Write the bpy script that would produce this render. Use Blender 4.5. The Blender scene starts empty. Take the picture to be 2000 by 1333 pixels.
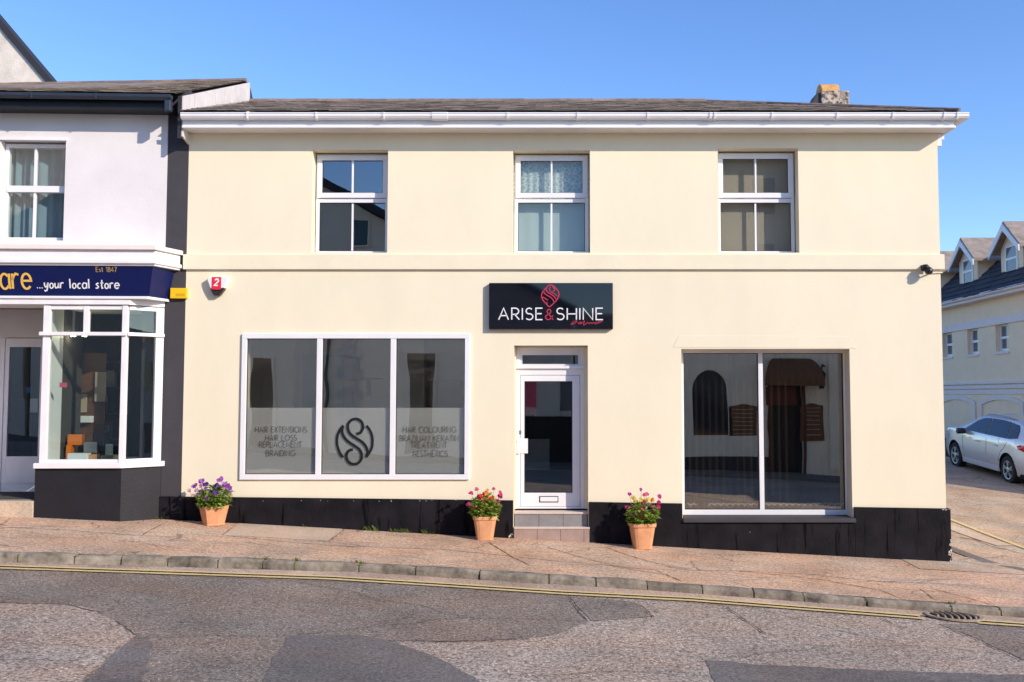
import bpy, bmesh, math, random
from math import sin, cos, pi, radians, atan, sqrt, tan
from mathutils import Vector, Matrix

S = bpy.context.scene
C = S.collection
rnd = random.Random(11)

# ------------------------------------------------------------------ camera
FPX, CX, CY, DIST, EYE, TP = 1850.0, 1070.0, 666.5, 14.4, 2.157, 0.0583
PIT = atan(TP); CP, SP = cos(PIT), sin(PIT)
cam = bpy.data.cameras.new('camera')
cam.sensor_width = 36.0
cam.lens = FPX / 2000 * 36.0
cam.shift_x = (1000 - CX) / 2000
cam.clip_start, cam.clip_end = 0.1, 2000
camo = bpy.data.objects.new('camera', cam); C.objects.link(camo)
camo.location = (0, -DIST, EYE)
camo.rotation_euler = (pi / 2 + PIT, 0, 0)
S.camera = camo

# ------------------------------------------------------------------ sky, sun, exposure
TOSUN = Vector((1.3, -1.0, 0.82)).normalized()
W = bpy.data.worlds.new('World'); S.world = W; W.use_nodes = True
nt = W.node_tree
sky = nt.nodes.new('ShaderNodeTexSky'); sky.sky_type = 'NISHITA'; sky.sun_disc = False
sky.sun_elevation = math.asin(TOSUN.z)
sky.sun_rotation = math.atan2(TOSUN.x, TOSUN.y)
sky.altitude = 50; sky.air_density = 1.0; sky.dust_density = 0.3; sky.ozone_density = 4.0
bg = nt.nodes['Background']; bg.inputs['Strength'].default_value = 0.15
hsv = nt.nodes.new('ShaderNodeHueSaturation'); hsv.inputs['Saturation'].default_value = 1.13; hsv.inputs['Value'].default_value = 1.25; hsv.inputs['Hue'].default_value = 0.51
nt.links.new(sky.outputs[0], hsv.inputs['Color']); nt.links.new(hsv.outputs[0], bg.inputs['Color'])
sl = bpy.data.lights.new('sun', 'SUN'); sl.energy = 3.85; sl.angle = radians(0.5); sl.color = (1.0, 0.87, 0.72)
so = bpy.data.objects.new('sun', sl); C.objects.link(so)
so.rotation_euler = TOSUN.to_track_quat('Z', 'Y').to_euler()
S.view_settings.view_transform = 'Standard'; S.view_settings.look = 'None'
S.view_settings.exposure = 0.39; S.view_settings.gamma = 1.0
S.render.engine = 'CYCLES'
S.cycles.use_denoising = True
S.cycles.max_bounces = 8; S.cycles.transparent_max_bounces = 16
S.cycles.caustics_reflective = False; S.cycles.caustics_refractive = False

# ------------------------------------------------------------------ measuring helpers (photo pixel -> world)
def ray(px, py):
    dx = (px - CX) / FPX; dy = (CY - py) / FPX
    return dx, CP - dy * SP, SP + dy * CP
def P(px, py, Y=0.0):
    a, b, c = ray(px, py); t = (Y + DIST) / b
    return t * a, EYE + t * c
def X_(px, py=700, Y=0.0): return P(px, py, Y)[0]
def Z_(py, Y=0.0): return P(CX, py, Y)[1]
def smooth(a, b, x):
    t = max(0, min(1, (x - a) / (b - a))); return t * t * (3 - 2 * t)
def H(X, Y):                                    # height of the pavement surface
    x = max(-45, min(45, X))
    z = -0.054 * x + 0.02 * max(min(Y, 0), -7.5) + (0.02 * (-7.5 - max(Y, -17)) if Y < -7.5 else 0)
    if Y > 0: z += 0.073 * min(Y, 60) * smooth(4.5, 6.2, X)
    return z
def G(px, py, off=0.0):                         # photo pixel -> point on the ground
    a, b, c = ray(px, py); lo, hi = 1.0, 80.0
    f = lambda t: EYE + t * c - (H(t * a, t * b - DIST) + off)
    for _ in range(60):
        m = (lo + hi) / 2
        if f(m) > 0: lo = m
        else: hi = m
    return lo * a, lo * b - DIST

# ------------------------------------------------------------------ materials
def node(nt, kind, **kw):
    n = nt.nodes.new(kind)
    for k, v in kw.items(): setattr(n, k, v)
    return n
def c4(c): return (c[0], c[1], c[2], 1)
def mul(c, k): return tuple(min(1, x * k) for x in c)
def mat(name, col, rough=0.6, var=0.0, vs=2.0, bump=0.0, bs=60.0, metal=0.0, spec=0.4, island=0.0, col2=None,
        stretch=(1, 1, 1), coat=0.0, thr=None, emit=None, trans=0.0):
    m = bpy.data.materials.new(name); m.use_nodes = True
    n = m.node_tree; L = n.links; b = n.nodes['Principled BSDF']
    b.inputs['Roughness'].default_value = rough; b.inputs['Metallic'].default_value = metal
    b.inputs['Specular IOR Level'].default_value = spec; b.inputs['Coat Weight'].default_value = coat
    b.inputs['Base Color'].default_value = c4(col)
    tc = node(n, 'ShaderNodeTexCoord'); mp = node(n, 'ShaderNodeMapping'); mp.inputs['Scale'].default_value = stretch
    L.new(tc.outputs['Object'], mp.inputs['Vector'])
    out = None
    if var or col2:
        ns = node(n, 'ShaderNodeTexNoise'); ns.inputs['Scale'].default_value = vs; ns.inputs['Detail'].default_value = 7
        ns.inputs['Roughness'].default_value = 0.62
        L.new(mp.outputs[0], ns.inputs['Vector'])
        rp = node(n, 'ShaderNodeValToRGB'); lo, hi = thr or (0.3, 0.7)
        rp.color_ramp.elements[0].position = lo; rp.color_ramp.elements[1].position = hi
        rp.color_ramp.elements[0].color = c4(mul(col, 1 - var)); rp.color_ramp.elements[1].color = c4(col2 or mul(col, 1 + var))
        L.new(ns.outputs['Fac'], rp.inputs['Fac']); out = rp.outputs['Color']
    if island:
        ge = node(n, 'ShaderNodeNewGeometry'); mr = node(n, 'ShaderNodeMapRange')
        mr.inputs['To Min'].default_value = 1 - island; mr.inputs['To Max'].default_value = 1 + island
        L.new(ge.outputs['Random Per Island'], mr.inputs['Value'])
        mx = node(n, 'ShaderNodeVectorMath', operation='SCALE')
        if out: L.new(out, mx.inputs[0])
        else: mx.inputs[0].default_value = col
        L.new(mr.outputs[0], mx.inputs['Scale']); out = mx.outputs[0]
    if out: L.new(out, b.inputs['Base Color'])
    if bump:
        n2 = node(n, 'ShaderNodeTexNoise'); n2.inputs['Scale'].default_value = bs; n2.inputs['Detail'].default_value = 5
        L.new(mp.outputs[0], n2.inputs['Vector'])
        bp = node(n, 'ShaderNodeBump'); bp.inputs['Strength'].default_value = bump; bp.inputs['Distance'].default_value = 0.01
        L.new(n2.outputs['Fac'], bp.inputs['Height']); L.new(bp.outputs[0], b.inputs['Normal'])
    if trans:
        tr = node(n, 'ShaderNodeBsdfTranslucent'); tr.inputs['Color'].default_value = c4(col)
        if out: L.new(out, tr.inputs['Color'])
        ms = node(n, 'ShaderNodeMixShader'); ms.inputs[0].default_value = trans
        L.new(b.outputs[0], ms.inputs[1]); L.new(tr.outputs[0], ms.inputs[2])
        L.new(ms.outputs[0], n.nodes['Material Output'].inputs['Surface'])
    if emit:
        b.inputs['Emission Color'].default_value = c4(col); b.inputs['Emission Strength'].default_value = emit
    return m

def asphalt(name, dark, light, speck=(0.6, 0.55, 0.5), scale=55.0, speckamt=0.66, patch=0.25, cracks=0.0, crackscale=0.5, rough=0.85, bump=0.6, tone=0.07):
    m = bpy.data.materials.new(name); m.use_nodes = True
    n = m.node_tree; L = n.links; b = n.nodes['Principled BSDF']
    b.inputs['Roughness'].default_value = rough; b.inputs['Specular IOR Level'].default_value = 0.25
    tc = node(n, 'ShaderNodeTexCoord')
    n1 = node(n, 'ShaderNodeTexNoise'); n1.inputs['Scale'].default_value = scale; n1.inputs['Detail'].default_value = 3; n1.inputs['Roughness'].default_value = 0.7
    L.new(tc.outputs['Object'], n1.inputs['Vector'])
    rp = node(n, 'ShaderNodeValToRGB'); e = rp.color_ramp.elements
    e[0].position = 0.36; e[0].color = c4(dark); e[1].position = 0.6; e[1].color = c4(light)
    L.new(n1.outputs['Fac'], rp.inputs['Fac'])
    n2 = node(n, 'ShaderNodeTexNoise'); n2.inputs['Scale'].default_value = scale * 1.6; n2.inputs['Detail'].default_value = 1
    L.new(tc.outputs['Object'], n2.inputs['Vector'])
    r2 = node(n, 'ShaderNodeValToRGB'); r2.color_ramp.elements[0].position = speckamt; r2.color_ramp.elements[1].position = speckamt + 0.05
    L.new(n2.outputs['Fac'], r2.inputs['Fac'])
    mx = node(n, 'ShaderNodeMix', data_type='RGBA'); mx.inputs['B'].default_value = c4(speck)
    L.new(r2.outputs[0], mx.inputs['Factor']); L.new(rp.outputs[0], mx.inputs['A'])
    out = mx.outputs['Result']
    n3 = node(n, 'ShaderNodeTexNoise'); n3.inputs['Scale'].default_value = 0.9; n3.inputs['Detail'].default_value = 6; n3.inputs['Roughness'].default_value = 0.6
    L.new(tc.outputs['Object'], n3.inputs['Vector'])
    mr = node(n, 'ShaderNodeMapRange'); mr.inputs['From Min'].default_value = 0.3; mr.inputs['From Max'].default_value = 0.7
    mr.inputs['To Min'].default_value = 1 - patch; mr.inputs['To Max'].default_value = 1 + patch
    L.new(n3.outputs['Fac'], mr.inputs['Value'])
    sc = node(n, 'ShaderNodeVectorMath', operation='SCALE'); L.new(out, sc.inputs[0]); L.new(mr.outputs[0], sc.inputs['Scale']); out = sc.outputs[0]
    n4 = node(n, 'ShaderNodeTexNoise'); n4.inputs['Scale'].default_value = 0.7; n4.inputs['Detail'].default_value = 5
    mp4 = node(n, 'ShaderNodeMapping'); mp4.inputs['Location'].default_value = (7.3, 2.1, 0); mp4.inputs['Scale'].default_value = (1, 2.2, 1)
    L.new(tc.outputs['Object'], mp4.inputs['Vector']); L.new(mp4.outputs[0], n4.inputs['Vector'])
    r4 = node(n, 'ShaderNodeValToRGB'); r4.color_ramp.elements[0].position = .36; r4.color_ramp.elements[1].position = .64
    r4.color_ramp.elements[0].color = (1 + tone, 1 - tone * .25, 1 - tone * .9, 1); r4.color_ramp.elements[1].color = (1 - tone * .6, 1 - tone * .1, 1 + tone * .5, 1)
    L.new(n4.outputs['Fac'], r4.inputs['Fac'])
    m4 = node(n, 'ShaderNodeVectorMath', operation='MULTIPLY'); L.new(out, m4.inputs[0]); L.new(r4.outputs[0], m4.inputs[1]); out = m4.outputs[0]
    if cracks:
        nd = node(n, 'ShaderNodeTexNoise'); nd.inputs['Scale'].default_value = 1.3; nd.inputs['Detail'].default_value = 5
        L.new(tc.outputs['Object'], nd.inputs['Vector'])
        ad = node(n, 'ShaderNodeVectorMath', operation='MULTIPLY_ADD'); ad.inputs[1].default_value = (0.9, 0.5, 0.9)
        L.new(nd.outputs['Color'], ad.inputs[0]); L.new(tc.outputs['Object'], ad.inputs[2])
        mp = node(n, 'ShaderNodeMapping'); mp.inputs['Scale'].default_value = (0.45, 1.6, 0.0); mp.inputs['Rotation'].default_value = (0, 0, 0.12)
        L.new(ad.outputs[0], mp.inputs['Vector'])
        vo = node(n, 'ShaderNodeTexVoronoi', feature='DISTANCE_TO_EDGE'); vo.inputs['Scale'].default_value = crackscale
        L.new(mp.outputs[0], vo.inputs['Vector'])
        r3 = node(n, 'ShaderNodeValToRGB'); r3.color_ramp.elements[0].position = 0.003; r3.color_ramp.elements[1].position = 0.011
        r3.color_ramp.elements[0].color = c4((1 - cracks,) * 3)
        L.new(vo.outputs['Distance'], r3.inputs['Fac'])
        m2 = node(n, 'ShaderNodeMix', data_type='RGBA', blend_type='MULTIPLY'); m2.inputs['Factor'].default_value = 1
        L.new(out, m2.inputs['A']); L.new(r3.outputs[0], m2.inputs['B']); out = m2.outputs['Result']
    L.new(out, b.inputs['Base Color'])
    bp = node(n, 'ShaderNodeBump'); bp.inputs['Strength'].default_value = bump; bp.inputs['Distance'].default_value = 0.006
    L.new(n1.outputs['Fac'], bp.inputs['Height']); L.new(bp.outputs[0], b.inputs['Normal'])
    return m

def glass(name, refl=0.12, tint=(0.86, 0.9, 0.88), wob=0.15, rcol=(0.95, 0.97, 1)):
    m = bpy.data.materials.new(name); m.use_nodes = True
    n = m.node_tree; L = n.links; n.nodes.remove(n.nodes['Principled BSDF'])
    tr = node(n, 'ShaderNodeBsdfTransparent'); tr.inputs['Color'].default_value = c4(tint)
    gl = node(n, 'ShaderNodeBsdfGlossy'); gl.inputs['Roughness'].default_value = 0.0; gl.inputs['Color'].default_value = c4(rcol)
    lw = node(n, 'ShaderNodeLayerWeight'); lw.inputs['Blend'].default_value = 0.5
    pw = node(n, 'ShaderNodeMath', operation='POWER'); pw.inputs[1].default_value = 5.0; L.new(lw.outputs['Facing'], pw.inputs[0])
    mr = node(n, 'ShaderNodeMapRange'); mr.inputs['To Min'].default_value = refl; mr.inputs['To Max'].default_value = 1
    L.new(pw.outputs[0], mr.inputs['Value'])
    ms = node(n, 'ShaderNodeMixShader'); L.new(mr.outputs[0], ms.inputs[0])
    tc = node(n, 'ShaderNodeTexCoord'); ns = node(n, 'ShaderNodeTexNoise'); ns.inputs['Scale'].default_value = 1.1; ns.inputs['Detail'].default_value = 1
    L.new(tc.outputs['Object'], ns.inputs['Vector'])
    bp = node(n, 'ShaderNodeBump'); bp.inputs['Strength'].default_value = wob; bp.inputs['Distance'].default_value = 0.02
    L.new(ns.outputs['Fac'], bp.inputs['Height']); L.new(bp.outputs[0], gl.inputs['Normal'])
    L.new(tr.outputs[0], ms.inputs[1]); L.new(gl.outputs[0], ms.inputs[2])
    L.new(ms.outputs[0], n.nodes['Material Output'].inputs['Surface'])
    return m
def film(name, col, opac=0.7):
    m = bpy.data.materials.new(name); m.use_nodes = True
    n = m.node_tree; L = n.links; n.nodes.remove(n.nodes['Principled BSDF'])
    df = node(n, 'ShaderNodeBsdfDiffuse'); df.inputs['Color'].default_value = c4(col)
    tl = node(n, 'ShaderNodeBsdfTranslucent'); tl.inputs['Color'].default_value = c4(col)
    m1 = node(n, 'ShaderNodeMixShader'); m1.inputs[0].default_value = 0.4
    L.new(df.outputs[0], m1.inputs[1]); L.new(tl.outputs[0], m1.inputs[2])
    tr = node(n, 'ShaderNodeBsdfTransparent'); m2 = node(n, 'ShaderNodeMixShader'); m2.inputs[0].default_value = opac
    L.new(tr.outputs[0], m2.inputs[1]); L.new(m1.outputs[0], m2.inputs[2])
    L.new(m2.outputs[0], n.nodes['Material Output'].inputs['Surface'])
    return m

def plinth_paint(name):
    m = bpy.data.materials.new(name); m.use_nodes = True
    n = m.node_tree; L = n.links; b = n.nodes['Principled BSDF']
    b.inputs['Roughness'].default_value = 0.75; b.inputs['Specular IOR Level'].default_value = 0.12
    tc = node(n, 'ShaderNodeTexCoord')
    def noise(sc, stretch, det=4):
        mp = node(n, 'ShaderNodeMapping'); mp.inputs['Scale'].default_value = stretch; L.new(tc.outputs['Object'], mp.inputs['Vector'])
        x = node(n, 'ShaderNodeTexNoise'); x.inputs['Scale'].default_value = sc; x.inputs['Detail'].default_value = det
        L.new(mp.outputs[0], x.inputs['Vector']); return x.outputs['Fac']
    r1 = node(n, 'ShaderNodeValToRGB'); e = r1.color_ramp.elements          # long vertical runs of damp
    e[0].position = 0.31; e[0].color; e[1].position = 0.39; e[1].color = (0.0115, 0.0108, 0.0135, 1)
    L.new(noise(13, (1, 1, 0.10), 6), r1.inputs['Fac'])
    r2 = node(n, 'ShaderNodeValToRGB'); e = r2.color_ramp.elements
    e[0].position = 0.35; e[0].color = (0.75, 0.75, 0.75, 1); e[1].position = 0.7; e[1].color = (1.5, 1.45, 1.5, 1)
    L.new(noise(3, (1, 1, 1), 6), r2.inputs['Fac'])
    mx = node(n, 'ShaderNodeMix', data_type='RGBA', blend_type='MULTIPLY'); mx.inputs['Factor'].default_value = 1
    L.new(r1.outputs[0], mx.inputs['A']); L.new(r2.outputs[0], mx.inputs['B'])
    r3 = node(n, 'ShaderNodeValToRGB'); e = r3.color_ramp.elements          # small chips that show the old render
    e[0].position = 0.80; e[1].position = 0.81
    L.new(noise(14, (1, 1, 1), 3), r3.inputs['Fac'])
    m2 = node(n, 'ShaderNodeMix', data_type='RGBA'); m2.inputs['B'].default_value = (0.5, 0.47, 0.43, 1)
    L.new(r3.outputs[0], m2.inputs['Factor']); L.new(mx.outputs['Result'], m2.inputs['A'])
    L.new(m2.outputs['Result'], b.inputs['Base Color'])
    bp = node(n, 'ShaderNodeBump'); bp.inputs['Strength'].default_value = 0.5; bp.inputs['Distance'].default_value = 0.01
    L.new(noise(35, (1, 1, 0.5)), bp.inputs['Height']); L.new(bp.outputs[0], b.inputs['Normal'])
    return m

def lace(name, col, opac=0.75, pattern=True):
    m = film(name, col, opac)
    n = m.node_tree; L = n.links
    if pattern:
        tc = node(n, 'ShaderNodeTexCoord'); vo = node(n, 'ShaderNodeTexVoronoi', feature='DISTANCE_TO_EDGE'); vo.inputs['Scale'].default_value = 16
        L.new(tc.outputs['Object'], vo.inputs['Vector'])
        mr = node(n, 'ShaderNodeMapRange'); mr.inputs['From Max'].default_value = 0.16; mr.inputs['To Min'].default_value = 0.95; mr.inputs['To Max'].default_value = opac * 0.55
        L.new(vo.outputs['Distance'], mr.inputs['Value'])
        ms = [x for x in n.nodes if x.type == 'MIX_SHADER'][1]
        L.new(mr.outputs[0], ms.inputs[0])
    return m

M = {}
M['cream'] = mat('cream_render', (0.815, 0.742, 0.562), 0.85, 0.045, 0.9, 0.10, 30, spec=0.2, stretch=(1, 1, 0.45))
M['cream2'] = mat('cream_render_trim', (0.81, 0.738, 0.555), 0.8, 0.04, 2.2, 0.1, 40, spec=0.2)
M['plinth'] = plinth_paint('black_plinth_paint')
M['upvc'] = mat('white_upvc', (0.80, 0.80, 0.82), 0.32, 0.03, 3, spec=0.5)
M['white'] = mat('white_gloss_paint', (0.80, 0.79, 0.80), 0.4, 0.05, 4, 0.1, 30)
M['rubber'] = mat('black_rubber_seal', (0.015, 0.015, 0.016), 0.5)
M['wallwhite'] = mat('white_render', (0.73, 0.705, 0.705), 0.85, 0.05, 1.6, 0.2, 40, spec=0.2)
M['pier'] = mat('charcoal_paint', (0.055, 0.052, 0.06), 0.7, 0.12, 2.5, 0.3, 40, spec=0.3)
M['riser'] = mat('charcoal_riser_paint', (0.016, 0.016, 0.021), 0.5, 0.15, 2.5, 0.25, 30, spec=0.35)
M['navy'] = mat('navy_fascia', (0.004, 0.009, 0.075), 0.4, 0.05, 3, spec=0.35)
M['gutterdark'] = mat('dark_blue_gutter', (0.030, 0.042, 0.065), 0.4, 0.15, 5)
M['fasciadark'] = mat('dark_fascia_board', (0.006, 0.008, 0.013), 0.45)
M['slate'] = mat('roof_slate', (0.235, 0.20, 0.18), 0.8, 0.3, 3.5, 0.5, 25, spec=0.25, island=0.28)
M['slatebrown'] = mat('mossy_brown_slate', (0.24, 0.20, 0.165), 0.85, 0.35, 3, 0.5, 25, spec=0.2, island=0.3)
M['slateblue'] = mat('blue_black_slate', (0.045, 0.045, 0.055), 0.7, 0.25, 4, 0.4, 25, spec=0.3, island=0.25)
M['ridge'] = mat('clay_ridge_tile', (0.24, 0.17, 0.135), 0.8, 0.3, 6, 0.4, 30, island=0.25)
M['flank'] = mat('whitened_slab', (0.62, 0.58, 0.56), 0.85, 0.1, 4, 0.3, 30, island=0.06)
M['stonework'] = mat('flaking_chimney_render', (0.10, 0.085, 0.075), 0.9, 0.3, 11, 0.8, 30, col2=(0.55, 0.46, 0.38), thr=(0.42, 0.58))
M['clay'] = mat('buff_clay', (0.62, 0.33, 0.11), 0.75, 0.25, 9, 0.4, 30)
M['terracotta'] = mat('terracotta', (0.66, 0.33, 0.17), 0.75, 0.14, 7, 0.25, 60, spec=0.25)
M['lead'] = mat('dark_lead', (0.03, 0.03, 0.035), 0.6)
M['soil'] = mat('potting_soil', (0.025, 0.016, 0.01), 0.95, 0.3, 30, 0.8, 60)
M['leaf'] = mat('leaf_green', (0.23, 0.34, 0.05), 0.5, 0.3, 25, island=0.55, trans=0.3, spec=0.35)
M['road'] = asphalt('worn_chippings', (0.135, 0.108, 0.09), (0.43, 0.352, 0.282), speck=(0.68, 0.6, 0.5), scale=27, speckamt=0.63, patch=0.2, cracks=0.3, crackscale=0.4, bump=1.0)
M['roadmid'] = asphalt('older_tarmac', (0.095, 0.079, 0.066), (0.275, 0.23, 0.19), speck=(0.55, 0.49, 0.4), scale=32, speckamt=0.66, patch=0.24, cracks=0.25, crackscale=0.3, bump=0.9)
M['roaddark'] = asphalt('fresh_tarmac_patch', (0.095, 0.083, 0.076), (0.185, 0.168, 0.155), speck=(0.42, 0.39, 0.35), scale=34, speckamt=0.70, patch=0.22, bump=0.6)
M['pave'] = asphalt('red_tarmac', (0.325, 0.21, 0.135), (0.62, 0.442, 0.305), speck=(0.82, 0.66, 0.5), scale=28, speckamt=0.65, patch=0.26, cracks=0.5, crackscale=1.15, bump=0.9, tone=0.10)
M['tanroad'] = asphalt('tan_side_street', (0.30, 0.225, 0.15), (0.54, 0.415, 0.29), speck=(0.65, 0.55, 0.42), scale=26, speckamt=0.67, patch=0.26, cracks=0.5, crackscale=0.8, bump=0.8, tone=0.1)
M['sidedark'] = asphalt('side_street_tarmac', (0.13, 0.115, 0.10), (0.2, 0.18, 0.155), scale=40, speckamt=0.72, patch=0.2)
M['slab'] = asphalt('concrete_slab', (0.44, 0.345, 0.25), (0.58, 0.465, 0.345), speck=(0.62, 0.53, 0.42), scale=30, speckamt=0.7, patch=0.2, tone=0.08)
M['kerb'] = mat('granite_kerb', (0.225, 0.195, 0.155), 0.85, 0.65, 5.0, 0.9, 24, island=0.2, spec=0.25)
M['joint'] = mat('mossy_joint', (0.09, 0.115, 0.02), 0.95, 0.6, 12)
M['gutterdirt'] = asphalt('channel_grit', (0.29, 0.21, 0.155), (0.50, 0.385, 0.295), scale=30, speckamt=0.68, patch=0.3)
M['yellow'] = mat('worn_yellow_paint', (0.74, 0.58, 0.25), 0.8, 0.1, 30, 0.4, 60, col2=(0.5, 0.39, 0.24), thr=(0.50, 0.68))
M['yellowbox'] = mat('yellow_plastic', (0.85, 0.52, 0.01), 0.4)
M['yellowprint'] = mat('yellow_box_print', (0.5, 0.30, 0.01), 0.5)
M['grass'] = mat('weed_green', (0.14, 0.20, 0.04), 0.6, island=0.4, trans=0.3)
M['steptile'] = mat('stone_tread', (0.60, 0.50, 0.43), 0.7, 0.1, 9, 0.2, 50)
M['riser_grey'] = mat('grey_riser_tile', (0.25, 0.24, 0.24), 0.6, 0.12, 9, 0.2, 50)
M['riser_pink'] = mat('pinkish_riser_tile', (0.37, 0.27, 0.235), 0.6, 0.12, 9, 0.2, 50)
M['grout'] = mat('dark_grout', (0.06, 0.055, 0.05), 0.9)
M['signblack'] = mat('gloss_black_acrylic', (0.004, 0.005, 0.010), 0.04, spec=0.5)
M['signedge'] = mat('sign_edge_black', (0.012, 0.012, 0.014), 0.4)
M['signwhite'] = mat('sign_white', (0.82, 0.82, 0.84), 0.4)
M['signred'] = mat('sign_crimson', (0.50, 0.035, 0.085), 0.4)
M['black'] = mat('matt_black', (0.006, 0.006, 0.007), 0.55)
M['dark'] = mat('dark_grey_plastic', (0.02, 0.02, 0.022), 0.35, spec=0.5)
M['etch'] = mat('etched_grey_letters', (0.055, 0.057, 0.056), 0.7)
M['red'] = mat('alarm_red', (0.72, 0.025, 0.05), 0.4)
M['gold'] = mat('gold_letters', (0.83, 0.50, 0.10), 0.45)
M['dullgold'] = mat('dull_gold_letters', (0.42, 0.28, 0.10), 0.5)
M['steel'] = mat('brushed_steel', (0.6, 0.6, 0.62), 0.3, metal=1)
M['glass'] = glass('window_glass', 0.27, (0.97, 0.98, 0.97), 0.2, (1, 0.95, 0.86))
M['glass_dark'] = glass('dark_window_glass', 0.29, (0.85, 0.85, 0.83), 0.08, (1, 0.92, 0.80))
M['glass_door'] = glass('door_glass', 0.14, (0.8, 0.83, 0.82))
M['glass_green'] = glass('bay_glass', 0.06, (0.84, 0.89, 0.87))
M['glass_pale'] = glass('curtained_sash_glass', 0.045, (0.88, 0.92, 0.92), 0.1)
M['glass_sash'] = glass('sash_glass', 0.17, (0.75, 0.8, 0.8), 0.1)
M['film'] = film('frosted_film', (0.92, 0.93, 0.90), 0.92)
M['room_grey'] = mat('grey_room_paint', (0.72, 0.69, 0.62), 0.9, 0.05)
M['room_dark'] = mat('dark_room_paint', (0.06, 0.055, 0.05), 0.9)
M['room_floor'] = mat('wood_floor', (0.22, 0.15, 0.09), 0.5, 0.2, 6, stretch=(6, 1, 1))
M['net'] = lace('lace_net', (0.92, 0.95, 0.92), 0.8)
M['voile'] = film('pale_teal_voile', (0.86, 0.94, 0.88), 0.97)
M['bluecurtain'] = film('blue_grey_net_curtain', (0.42, 0.56, 0.64), 0.8)
M['taupe'] = mat('taupe_matt', (0.40, 0.315, 0.245), 0.9, 0.06, 2)
M['brown'] = mat('brown_wood', (0.13, 0.06, 0.03), 0.5, 0.3, 5, stretch=(1, 1, 6))
M['orange'] = mat('orange_plastic', (0.75, 0.19, 0.015), 0.4)
M['paper'] = mat('white_paper', (0.75, 0.76, 0.78), 0.8)
M['pink'] = mat('pink_card', (0.75, 0.12, 0.17), 0.7)
M['blue'] = mat('blue_sticker', (0.06, 0.25, 0.65), 0.5)
M['roughwhite'] = mat('roughcast_white', (0.70, 0.63, 0.55), 0.95, 0.22, 2.0, 0.9, 22)
M['sidewall'] = mat('beige_render', (0.93, 0.73, 0.51), 0.9, 0.05, 2, 0.2, 30)
M['sidetrim'] = mat('lilac_white_trim', (0.80, 0.71, 0.67), 0.7, 0.04, 3)
M['silver'] = mat('silver_paint', (0.66, 0.645, 0.65), 0.26, metal=0.4, spec=0.5, coat=0.8)
M['carglass'] = mat('tinted_car_glass', (0.012, 0.016, 0.022), 0.04, spec=0.8)
M['tyre'] = mat('tyre_rubber', (0.016, 0.016, 0.017), 0.8)
M['alloy'] = mat('alloy_wheel', (0.55, 0.55, 0.56), 0.3, metal=0.8)
M['lampred'] = mat('tail_lamp_red', (0.42, 0.01, 0.03), 0.12, spec=0.6)
M['lampclear'] = mat('head_lamp_clear', (0.6, 0.62, 0.65), 0.08, spec=0.7)
M['pubwhite'] = mat('white_stucco', (0.87, 0.76, 0.61), 0.9, 0.06, 2)
M['maroon'] = mat('maroon_paint', (0.10, 0.012, 0.010), 0.5, 0.1, 4)
M['awning'] = mat('brown_canvas', (0.17, 0.075, 0.035), 0.85, 0.1, 6)
M['metalgrate'] = mat('rusty_iron', (0.40, 0.31, 0.22), 0.6, 0.4, 20, 0.4, 50, metal=0.3)
M['pit_plate'] = mat('drain_pit_dark', (0.004, 0.004, 0.004), 0.9)
M['pane_grey'] = mat('grey_blue_pane', (0.13, 0.155, 0.175), 0.08, 0.1, 3, spec=0.5)
M['slategrey'] = mat('grey_brown_slate', (0.30, 0.25, 0.215), 0.85, 0.3, 4, 0.4, 25, island=0.2)
M['room_white'] = mat('warm_white_room', (0.86, 0.81, 0.70), 0.9, 0.04)
M['darkcurtain'] = mat('dark_brown_curtain', (0.035, 0.026, 0.02), 0.95)
M['shelf'] = mat('shop_shelving', (0.16, 0.13, 0.10), 0.7, 0.2, 5)

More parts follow.
